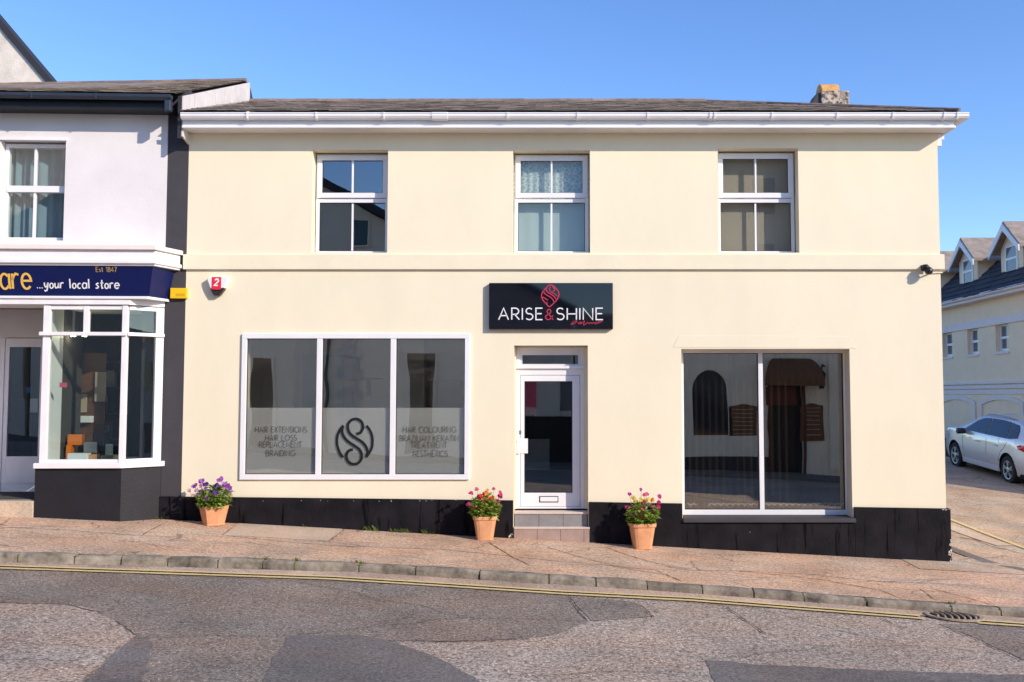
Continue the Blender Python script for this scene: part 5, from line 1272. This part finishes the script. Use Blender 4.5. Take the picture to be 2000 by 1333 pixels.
# ================================================================== SIDE STREET BUILDING
XS = 14.2
def SD(px, py, X=XS):
    a, b, c = ray(px, py); t = X / a; return t * b - DIST, EYE + t * c
side = thing('side_street_building', 'long beige building with slate dormers along the side street', 'building', (XS, 20, 0))
yA, yB = 4.6, 46.0
zev = (SD(1840, 601)[1] + SD(2000, 560)[1]) / 2
def band(pya, pyb, pr, name):
    z0 = (SD(1842, pyb[0])[1] + SD(2000, pyb[1])[1]) / 2; z1 = (SD(1842, pya[0])[1] + SD(2000, pya[1])[1]) / 2
    MB().box(XS - pr, XS - .001, yA - .02, yB, z0, z1).build(name, 'sidetrim', side, bevel=.01); return z0, z1
band((641, 607), (655, 623), .05, 'upper_band')
zb0_, zb1_ = band((752, 739), (757, 744), .09, 'lower_band'); band((758, 746), (766, 753), .06, 'lower_band'); band((767, 755), (777, 763), .03, 'lower_band')
MB().box(XS - .38, XS - .001, yA - .2, yB, zev - .14, zev - .02).build('eaves_board', 'sidetrim', side)
MB().tube([(XS - .43, yA - .2, zev + .0), (XS - .43, yB, zev + .0)], .06, 10).build('gutter', 'sidetrim', side)
rp_ = tan(radians(43)); xrg = 2.7
mb = MB(); xe_ = XS - .45
sl_v = Vector((xrg, 0, xrg * rp_))
mb.add([(xe_, yA - .2, zev), (xe_, yB, zev), (xe_ + xrg, yB, zev + xrg * rp_), (xe_ + xrg, yA - .2, zev + xrg * rp_)], [(0, 1, 2, 3)])
mb.add([(xe_ + 2 * xrg + 1.3, yA - .2, zev), (xe_ + 2 * xrg + 1.3, yB, zev), (xe_ + xrg, yB, zev + xrg * rp_), (xe_ + xrg, yA - .2, zev + xrg * rp_)], [(3, 2, 1, 0)])
mb.add([(xe_, yA - .19, zev), (xe_ + 2 * xrg + 1.3, yA - .19, zev), (xe_ + xrg, yA - .19, zev + xrg * rp_)], [(0, 1, 2)])
slates(mb, (xe_ - .03, yA + 3, zev), (0, 1, 0), sl_v, lambda v: (0, yB - yA - 3), sl_v.length - .02, w=.4, g=.3, t=.012)
mb.build('roof', 'slateblue', side)
wins = [((1889, 1912), (640, 695)), ]
y_a = SD(1911.5, 665)[0]; y_b = SD(1889.5, 665)[0]; zt_w = SD(1900, 641)[1]; zb_w = SD(1900, 693)[1]
pitch = SD(1900, 665)[0] - SD(1957, 665)[0]
holes = [(y_a + pitch * k, y_b + pitch * k, zb_w, zt_w) for k in range(-2, 4) if y_a + pitch * k > yA + .3]
mb = MB(lambda v: (v[1], v[0], v[2])); sheet(mb, yA, yB, -1, zev - .1, XS, .35, holes); mb.box(yA, yB, XS + .36, XS + 7, -1, zev - .1); mb.build('wall', 'sidewall', side)
for a, b, z0, z1 in holes:
    f = MB(lambda v: (v[1], v[0], v[2])); ringbox(f, a + .003, b - .003, z0 + .003, z1 - .003, .08, XS + .13, XS + .2, .1); f.box(a + .083, b - .083, XS + .12, XS + .2, (z0 + z1) / 2 - .04, (z0 + z1) / 2 + .04)
    w = f.build('window', 'white', side); MB().box(XS + .17, XS + .19, a + .08, b - .08, z0 + .1, z1 - .08).build('pane', 'pane_grey', w)
    MB().box(XS - .05, XS + .13, a - .04, b + .04, z0 - .07, z0 + .002).build('sill', 'sidetrim', w)
# blind arches at street level
ya0, ya1 = SD(1999, 800)[0], SD(1918, 800)[0]; za1 = SD(1960, 777)[1]; zas = SD(1920, 788)[1]
step = SD(1905, 800)[0] - ya1 + (ya1 - ya0)
for k in range(-1, 3):
    a, b = ya0 + step * k, ya1 + step * k
    if a < yA + .2: continue
    pts = [(a, -.3), (a, zas)] + [(a + (b - a) * i / 12, zas + (za1 - zas) * sin(pi * i / 12) ** .8) for i in range(1, 12)] + [(b, zas), (b, -.3)]
    mb = MB(lambda v: (v[1], v[0], v[2])); mb.ribbon(pts, .13, XS - .05, XS - .0015)
    mb.build('arch_moulding', 'sidetrim', side)
# dormers
XD = XS + .25
dY = [SD(1891, 520, XD)[0], SD(1976, 490, XD)[0]]; dp = dY[0] - dY[1]
hw = .70
zsill = SD(1891, 554, XD)[1]; zeave = SD(1895, 508, XD)[1]; zpk = SD(1885, 474, XD)[1]
zpk = max(zpk, zeave + .55)
for k in range(-1, 3):
    yc = dY[0] + dp * k
    mb = MB(); mb.prism([(yc - hw, zsill - .5), (yc + hw, zsill - .5), (yc + hw, zeave), (yc, zpk - .03), (yc - hw, zeave)], XD, XD + 3.2, 'x')
    dm = mb.build('dormer', 'sidewall', side)
    mb = MB()
    for s in (1, -1):
        e = (yc + s * (hw + .28), zeave - .14); p = (yc, zpk + .02)
        mb.prism([e, p, (p[0], p[1] + .12), (e[0], e[1] + .1)], XD - .25, XD + 3.4, 'x')
    mb.build('roof', 'slategrey', dm)
    mb = MB()
    for s in (1, -1):
        e = (yc + s * (hw + .29), zeave - .16); p = (yc, zpk + .0)
        mb.prism([(e[0], e[1] - .12), (p[0], p[1] - .16), (p[0], p[1] + .06), (e[0], e[1] + .06)], XD - .29, XD - .251, 'x')
    mb.build('bargeboard', 'white', dm)
    a, b, z0, z1 = yc - .40, yc + .40, zsill + .05, zsill + .05 + (zeave - zsill) * .92
    f = MB(); f.box(XD - .03, XD - .002, a, a + .08, z0, z1); f.box(XD - .03, XD - .002, b - .08, b, z0, z1); f.box(XD - .03, XD - .002, a, b, z1, z1 + .08); f.box(XD - .03, XD - .002, a, b, z0 - .09, z0); f.box(XD - .03, XD - .002, a + .08, b - .08, (z0 + z1) / 2 - .04, (z0 + z1) / 2 + .04)
    f.build('window_frame', 'white', dm); MB().box(XD - .012, XD - .002, a + .08, b - .08, z0, z1).build('pane', 'pane_grey', dm)

# ================================================================== CAR
def car():
    LEN, WB, HT = 4.4, 2.72, 1.56
    rearW = 23.5 - DIST
    xw_ = 11.30
    t = thing('parked_car', 'silver estate car with alloy wheels parked beside the beige building', 'car', (xw_ + .85, rearW + WB / 2, H(xw_ + .85, rearW + WB / 2)))
    x0 = -.82; R = .325                                             # rear end (u=0 at the rear wheel)
    def topz(u):                                                    # roof line along the car
        K = [(-.82, .72), (-.81, 1.02), (-.74, 1.10), (-.60, 1.36), (-.48, 1.46), (.1, 1.505), (.7, 1.52), (1.25, 1.50), (1.6, 1.42), (2.40, 1.09), (2.7, 1.06), (3.2, 1.0), (3.44, .89), (3.57, .68), (3.58, .5)]
        for (a, b), (c, d) in zip(K, K[1:]):
            if a <= u <= c: s = (u - a) / (c - a); return b + (d - b) * s
        return .5
    def wid(u, z):
        w = .885
        if u > 2.75: w -= .16 * ((u - 2.75) / .83) ** 2
        if u < -.3: w -= .10 * ((-.3 - u) / .52) ** 2
        if z < .45: w -= .05 * (.45 - z) / .25
        if z > .62: w -= .012 * (z - .62) / .3
        if z > 1.02: w -= .26 * (z - 1.02) / .5
        return w
    def bot(u):
        b = .24 if -.5 < u < 3.25 else .30
        for c in (0, WB):
            d = abs(u - c)
            if d < R + .075: b = max(b, R + sqrt((R + .075) ** 2 - d * d) - .0)
        return b
    us = sorted(set([round(-.82 + 4.4 * i / 90, 3) for i in range(91)] + [-.4, .4, WB - .4, WB + .4, -.399, .399, WB - .399, WB + .399]))
    bx, by_ = xw_ + .885, rearW
    def w3(u, lat, z):                                              # car space -> world, following the slope of the street
        Y = by_ + u + .045 * lat; return (bx + lat - .045 * u, Y, H(bx, by_) + (H(bx, by_ + WB) - H(bx, by_)) * u / WB + z * 1.05)
    mb = MB(); rings = []
    for u in us:
        b, tz = bot(u), topz(u); tz = max(tz, b + .05); col = []
        zs = [b + (tz - b) * i / 10 for i in range(11)]
        left = [(-wid(u, z), z) for z in zs]; e = .06
        lw = -wid(u, tz) + e
        top_ = [(lw + (-2 * lw) * i / 8, tz + .035 * sin(pi * i / 8)) for i in range(9)]
        right = [(-a, z) for a, z in reversed(left)]
        col = left + top_ + right
        rings.append([w3(u, a, z) for a, z in col])
    mb.loft(rings, close=False, caps=False)
    for r in (rings[0], rings[-1]): mb.add(r, [tuple(range(len(r)))])
    body = mb.build('body', 'silver', t, smooth=True)
    mb = MB()                                                       # underbody and wheel wells
    rr_ = [[w3(u, -.78, .2), w3(u, -.78, .70), w3(u, .78, .70), w3(u, .78, .2)] for u in (-.7, 3.45)]; mb.loft(rr_); mb.build('underbody', 'tyre', t)
    def side_patch(pts, m, name, off=.016, par=None, both=True):
        for s in ((-1, 1) if both else (-1,)):
            mb = MB(); q = []
            n = len(pts)
            for (u, z) in pts: q.append(w3(u, s * (wid(u, z) + off), z))
            c = (sum(p[0] for p in pts) / n, sum(p[1] for p in pts) / n); q.append(w3(c[0], s * (wid(*c) + off), c[1]))
            mb.add(q, [(i, (i + 1) % n, n) for i in range(n)]); mb.build(name, m, par or t)
    side_patch([(1.02, 1.05), (2.22, 1.055), (2.1, 1.10), (1.68, 1.33), (1.42, 1.41), (1.08, 1.435)], 'carglass', 'side_window')
    side_patch([(.02, 1.055), (.98, 1.05), (1.03, 1.435), (.5, 1.44), (.12, 1.425)], 'carglass', 'side_window')
    side_patch([(-.42, 1.10), (-.02, 1.055), (.08, 1.42), (-.26, 1.39), (-.37, 1.28)], 'carglass', 'side_window')
    side_patch([(-.78, .80), (-.50, .86), (-.44, .93), (-.58, .97), (-.77, .97)], 'lampred', 'tail_light', .01)
    side_patch([(3.15, .70), (3.4, .70), (3.47, .78), (3.25, .86), (3.07, .84)], 'lampclear', 'headlight', .008)
    # sills, door seams and handles
    for s in (-1, 1):
        mb = MB(); r = [[w3(u, s * (wid(u, .3) + .012), .23), w3(u, s * (wid(u, .3) + .014), .34), w3(u, s * (wid(u, .36) - .02), .37), w3(u, s * (wid(u, .3) - .05), .22)] for u in (.44, 1.2, WB - .44)]
        mb.loft(r); mb.build('sill_trim', 'silver', t)
        for u in (.52, 1.42):
            mb = MB(); mb.tube([w3(u - .1, s * (wid(u, .84) + .008), .84), w3(u - .05, s * (wid(u, .84) + .028), .845), w3(u + .05, s * (wid(u, .84) + .028), .845), w3(u + .1, s * (wid(u, .84) + .008), .84)], .013, 6); mb.build('door_handle', 'silver', t)
        mb = MB()
        for line in ([(1.0, .96), (1.0, .6), (.93, .37)], [(2.26, .98), (2.22, .6), (2.2, .37)], [(.0, .97), (.12, .84), (.3, .72), (.42, .5)]):
            mb.tube([w3(u, s * (wid(u, z) + .001), z) for u, z in line], .005, 4)
        mb.build('door_seam', 'tyre', t)
        mb = MB()
        mb.loft([[w3(2.1 + a * .09, s * (lat), 1.02 + b * .075) for a, b in [(cos(2 * pi * i / 10), sin(2 * pi * i / 10)) for i in range(10)]] for lat in (.90, .93, 1.06, 1.085)]); mb.build('wing_mirror', 'dark', t, smooth=True)
        for c in (0, WB):                                           # wheels
            mb = MB(); n = 32; pr_ = [(R * .66, .0), (R * .70, -.012), (R * .93, -.012), (R, .02), (R, .17), (R * .93, .2), (R * .66, .2)]
            lat0 = .865
            rings = [[w3(c + r * cos(2 * pi * i / n), s * (lat0 - d), R + r * sin(2 * pi * i / n)) for r, d in pr_] for i in range(n + 1)]
            mb.loft(rings, close=True, caps=False); wh = mb.build('wheel', 'tyre', t, smooth=False)
            mb = MB()
            rings = [[w3(c + r * cos(2 * pi * i / n), s * (lat0 - d), R + r * sin(2 * pi * i / n)) for r, d in ((R * .60, .03), (R * .61, .0), (R * .68, -.004), (R * .685, .04))] for i in range(n + 1)]
            mb.loft(rings, close=True, caps=False)
            for k in range(5):
                for dlt in (-.16, .16):
                    a = 2 * pi * k / 5 + .3; a1 = a + dlt * 1.6; a2 = a + dlt
                    p0_, p1_ = (R * .14 * cos(a), R * .14 * sin(a)), (R * .63 * cos(a2), R * .63 * sin(a2)); dd = Vector((p1_[0] - p0_[0], p1_[1] - p0_[1])).normalized(); nx = Vector((-dd.y, dd.x)) * .018
                    q = [(p0_[0] - nx.x, p0_[1] - nx.y), (p1_[0] - nx.x, p1_[1] - nx.y), (p1_[0] + nx.x, p1_[1] + nx.y), (p0_[0] + nx.x, p0_[1] + nx.y)]
                    vs = [w3(c + a_, s * (lat0 + .002 - d), R + b_) for d in (0, .03) for a_, b_ in q]; mb.add(vs, [(0, 1, 2, 3), (4, 5, 6, 7), (0, 1, 5, 4), (1, 2, 6, 5), (2, 3, 7, 6), (3, 0, 4, 7)])
            mb.loft([[w3(c + r * cos(2 * pi * i / 14), s * (lat0 - d), R + r * sin(2 * pi * i / 14)) for i in range(14)] for r, d in ((R * .2, .03), (R * .2, -.006), (R * .12, -.01))])
            mb.build('rim', 'alloy', wh)
            mb = MB(); mb.loft([[w3(c + R * .62 * cos(2 * pi * i / 20), s * (lat0 - d), R + R * .62 * sin(2 * pi * i / 20)) for i in range(20)] for d in (.07, .15)]); mb.build('brake_disc', 'dark', wh)
    # windscreen, rear window, bumper, roof rails, plate
    def cross(u0, u1, m, name, k=.86):
        mb = MB(); vs = []
        for i in range(7):
            u = u0 + (u1 - u0) * i / 6; z = topz(u)
            for j in range(9):
                w_ = (wid(u, z) - .06) * k; lat = -w_ + 2 * w_ * j / 8; vs.append(w3(u, lat, z + .035 * cos(lat / (wid(u, z) - .06) * pi / 2) + .007))
        mb.add(vs, [(i * 9 + j, i * 9 + j + 1, i * 9 + 10 + j, i * 9 + 9 + j) for i in range(6) for j in range(8)]); mb.build(name, m, t, smooth=True)
    cross(1.66, 2.34, 'carglass', 'windscreen'); cross(-.70, -.52, 'carglass', 'rear_window')
    mb = MB(); mb.loft([[w3(u, lat, z) for u, z in ((-.86, .36), (-.88, .44), (-.86, .58), (-.80, .60), (-.76, .36))] for lat in (-.72, 0, .72)]); mb.build('bumper', 'silver', t, bevel=.02)
    for s in (-1, 1): MB().tube([w3(-.2, s * .60, 1.43), w3(.0, s * .61, 1.50), (w3(.7, s * .61, 1.535)), w3(1.3, s * .61, 1.52), w3(1.45, s * .6, 1.46)], .014, 6).build('roof_rail', 'alloy', t)
    mb = MB(); mb.loft([[w3(u, lat, z) for u, z in ((-.72, 1.44), (-.70, 1.47), (-.44, 1.50), (-.44, 1.46))] for lat in (-.5, 0, .5)]); mb.build('roof_spoiler', 'silver', t, bevel=.01)
car()

# ================================================================== ACROSS THE STREET (seen mirrored in the glass)
YO = -17.0
YV = 17.5                                                          # depth at which the mirror image appears
def V_(px, py): return P(px, py, YV)
pub = thing('public_house', 'low white stuccoed pub with brown awning mirrored in the right shop window', 'building', (7, YO, 0))
def obox(mb, a, b, y0, y1): (x0, z0), (x1, z1) = V_(*a), V_(*b); return mb.box(x0, x1, YO + y0, YO + y1, z0, z1)
px0, px1 = .9, 15.0
aw = (V_(1345, 0)[0], V_(1415, 0)[0]); azs, azt, azb = V_(0, 762)[1], V_(0, 720)[1], V_(0, 850)[1]
dw = (V_(1495, 0)[0], V_(1556, 0)[0], -1.2, V_(0, 752)[1])
mb = MB(); zt_p = 4.75
sheet(mb, px0, px1, -2, zt_p, YO - .35, .35, [(aw[0], aw[1], azb, azs), dw]); mb.build('wall', 'pubwhite', pub)
mb = MB().box(px0, px1, YO - 5, YO - .36, -2, zt_p - .3); mb.build('rear_block', 'pubwhite', pub)
mb = MB().prism([(px0 - .1, zt_p), (px1, zt_p), (px1, zt_p + .12), (px0 - .1, zt_p + .12)], YO - .4, YO + .14, 'y'); mb.build('parapet', 'pubwhite', pub)
n = 16; ac, ar = (aw[0] + aw[1]) / 2, (aw[1] - aw[0]) / 2
arch = [(ac + ar * cos(pi * i / n), azs + (azt - azs) * sin(pi * i / n)) for i in range(n + 1)]
MB().prism(arch + [(aw[0] + .0, azb), (aw[1], azb)], YO + .002, YO + .006, 'y').build('arched_window', 'carglass', pub)
mb = MB().ribbon([(aw[1], azb)] + arch + [(aw[0], azb)], .10, YO + .001, YO + .05); mb.build('window_surround', 'pubwhite', pub)
mb = MB(); obox(mb, (1336, 892), (1488, 852), .001, .06); mb.build('window_band', 'pubwhite', pub)
mb = MB(); mb.box(px0, dw[0] - .05, YO + .001, YO + .05, -2, V_(0, 892)[1]); mb.build('plinth', 'lead', pub)
mb = MB(); mb.box(dw[0], dw[1], YO - .25, YO - .2, -1.2, dw[3]); mb.build('door', 'black', pub)
mb = MB(); mb.box(dw[0] - .08, dw[0], YO + .001, YO + .06, -1, dw[3]); mb.box(dw[1], dw[1] + .08, YO + .001, YO + .06, -1, dw[3]); mb.build('door_frame', 'maroon', pub)
mb = MB(); obox(mb, (1497, 792), (1556, 757), .03, .08); mb.build('door_sign_board', 'maroon', pub)
mb = MB(); x0, zz0 = V_(1500, 0)[0], V_(0, 755)[1]; x1 = V_(1590, 0)[0]; xc_ = (V_(1478, 0)[0] + x1) / 2; rad = (x1 - V_(1478, 0)[0]) / 2
rings = []
for k in range(9):
    a = pi / 2 * k / 8; rings.append([(xc_ + rad * cos(pi * i / 14) * (0.55 + .45 * cos(a)), YO + .05 + .95 * cos(a) * (.55 + .45 * sin(pi * i / 14)), zz0 + .95 * sin(a)) for i in range(15)])
mb.loft(rings, close=False, caps=False); mb.build('awning', 'awning', pub, smooth=True)
for (a, b) in (((1423, 858), (1480, 794)), ((1563, 860), (1608, 792))):
    (x0, z0), (x1, z1) = V_(*a), V_(*b); mb = MB(); xm = (x0 + x1) / 2
    mb.prism([(x0, z0), (x1, z0), (x1, z1), (x1 - .1, z1 + .03), (xm, z1 + .12), (x0 + .1, z1 + .03), (x0, z1)], YO + .002, YO + .05, 'y'); bd = mb.build('menu_board', 'awning', pub)
    mb = MB()
    for i in range(7): zz = z1 - .05 - (z1 - z0 - .1) * i / 7; mb.box(x0 + .12, x1 - .12, YO + .0505, YO + .054, zz - .035, zz - .01)
    mb.build('menu_lines', 'taupe', bd)
mb = MB(); obox(mb, (1622, 920), (1640, 690), .001, .12); mb.build('pilaster', 'pubwhite', pub)
lx, lz = V_(1598, 745); mb = MB(); mb.tube([(lx + .25, YO + .05, lz + .5), (lx + .1, YO + .3, lz + .55), (lx, YO + .4, lz + .35)], .03, 6); mb.loft([[(lx + r * cos(2 * pi * i / 6), YO + .4 + r * sin(2 * pi * i / 6), lz + z) for i in range(6)] for r, z in ((.08, -.25), (.17, .2), (.2, .22), (.04, .38))]); mb.build('wall_lantern', 'black', pub)
tall = thing('gabled_terrace', 'tall pale gabled house mirrored in the upper left salon window', 'building', (-8, YO, 0))
gxr_, gzr = V_(757, 432); gxp, gzp = V_(560, 330)
MB().prism([(-16, -2), (.85, -2), (.85, 4.9), (gxr_ + .2, gzr - .1), (gxp, gzp), (-13, gzp + .3), (-16, 8)], YO - 6, YO, 'y').build('wall', 'pubwhite', tall)
mb = MB(); d = Vector((gxr_ + .3 - gxp, gzr - .2 - gzp)); mb.prism([(gxp - .1, gzp + .05), (gxr_ + .3, gzr - .1), (gxr_ + .35, gzr + .15), (gxp - .1, gzp + .32)], YO - 6, YO + .3, 'y'); mb.prism([(gxr_ + .25, gzr - .25), (.95, 4.92), (.95, 5.1), (gxr_ + .25, gzr - .0)], YO - 6, YO + .25, 'y'); mb.build('roof', 'slateblue', tall)
for i, (a, b) in enumerate((((500, 890), (545, 700)), ((560, 640), (600, 500)), ((800, 880), (850, 690)), ((690, 480), (720, 430)))):
    mb = MB(); obox(mb, a, b, .002, .03); w = mb.build('window', 'carglass', tall); (x0, z0), (x1, z1) = V_(*a), V_(*b); f = MB(); ringbox(f, x0 - .08, x1 + .08, z0 - .08, z1 + .08, .08, YO + .002, YO + .08); f.build('window_surround', 'pubwhite', w)
mb = MB()
for i in range(16): z = V_(0, 930)[1] + i * .36; w = .42 if i % 2 else .28; x = V_(700, 0)[0]; mb.box(x - w, x + w, YO + .002, YO + .05, z, z + .34)
mb.build('quoins', 'roughwhite', tall)
mb = MB().tube([(V_(655, 0)[0], YO + .1, -.5), (V_(655, 0)[0], YO + .1, 6.5)], .06, 8); mb.build('drainpipe', 'lead', tall)

far = thing('far_terrace', 'tall beige terrace behind the pub mirrored in the upper window nearest the corner', 'building', (11, -33, 0))
MB().box(6.5, 19, -40, -33, -3, 14.6).build('wall', 'sidewall', far)
for k in range(4):
    for z in (4.5, 8, 11.4):
        w = MB().box(7.4 + 3 * k, 8.5 + 3 * k, -32.995, -32.97, z, z + 1.9).build('window', 'carglass', far); f = MB(); ringbox(f, 7.3 + 3 * k, 8.6 + 3 * k, z - .1, z + 2.0, .12, -32.995, -32.9); f.build('window_surround', 'sidetrim', w)
MB().box(6.4, 19.1, -40, -32.6, 14.6, 14.9).build('cornice', 'sidetrim', far)

mb = MB(); obox(mb, (1012, 925), (1128, 815), .002, .05); mb.build('dark_reflection_box', 'black', tall)  # dark box added for the tone it mirrors into the door glass
mb = MB(); obox(mb, (1022, 795), (1050, 740), .002, .04); mb.build('red_panel', 'pink', tall)  # pink box added likewise, for its reflection in the door glass
mb = MB(); obox(mb, (1092, 805), (1124, 725), .002, .04); mb.build('blue_panel', 'pane_grey', tall)
for nm, xa_, xb_, hh_, lab in (('street_terrace', 15.2, 64, 7.6, 'long cream terrace further down the hill across the street'), ('hillside_terrace', -60, -16.2, 9.5, 'long cream terrace further up the hill across the street')):
    tr = thing(nm, lab, 'building', ((xa_ + xb_) / 2, YO, 0))
    zb_ = -.054 * max(-45, min(45, (xa_ + xb_) / 2)); MB().box(xa_, xb_, YO - 7, YO, -5, hh_ + zb_).build('wall', 'pubwhite', tr); MB().box(xa_ - .1, xb_ + .1, YO - 7, YO + .3, hh_ + zb_, hh_ + zb_ + .25).build('cornice', 'sidetrim', tr)
    for k in range(int((xb_ - xa_ - 1) / 3.2)):
        x = xa_ + 1 + 3.2 * k; zz = -.054 * max(-45, min(45, x))
        for z, h_ in ((.4, 1.7), (4.0, 1.5)):
            w = MB().box(x, x + 1.2, YO + .002, YO + .02, z + zz + .3, z + zz + .3 + h_).build('window', 'carglass', tr); f = MB(); ringbox(f, x - .1, x + 1.3, z + zz + .2, z + zz + .4 + h_, .1, YO + .002, YO + .07); f.build('window_surround', 'sidetrim', w)
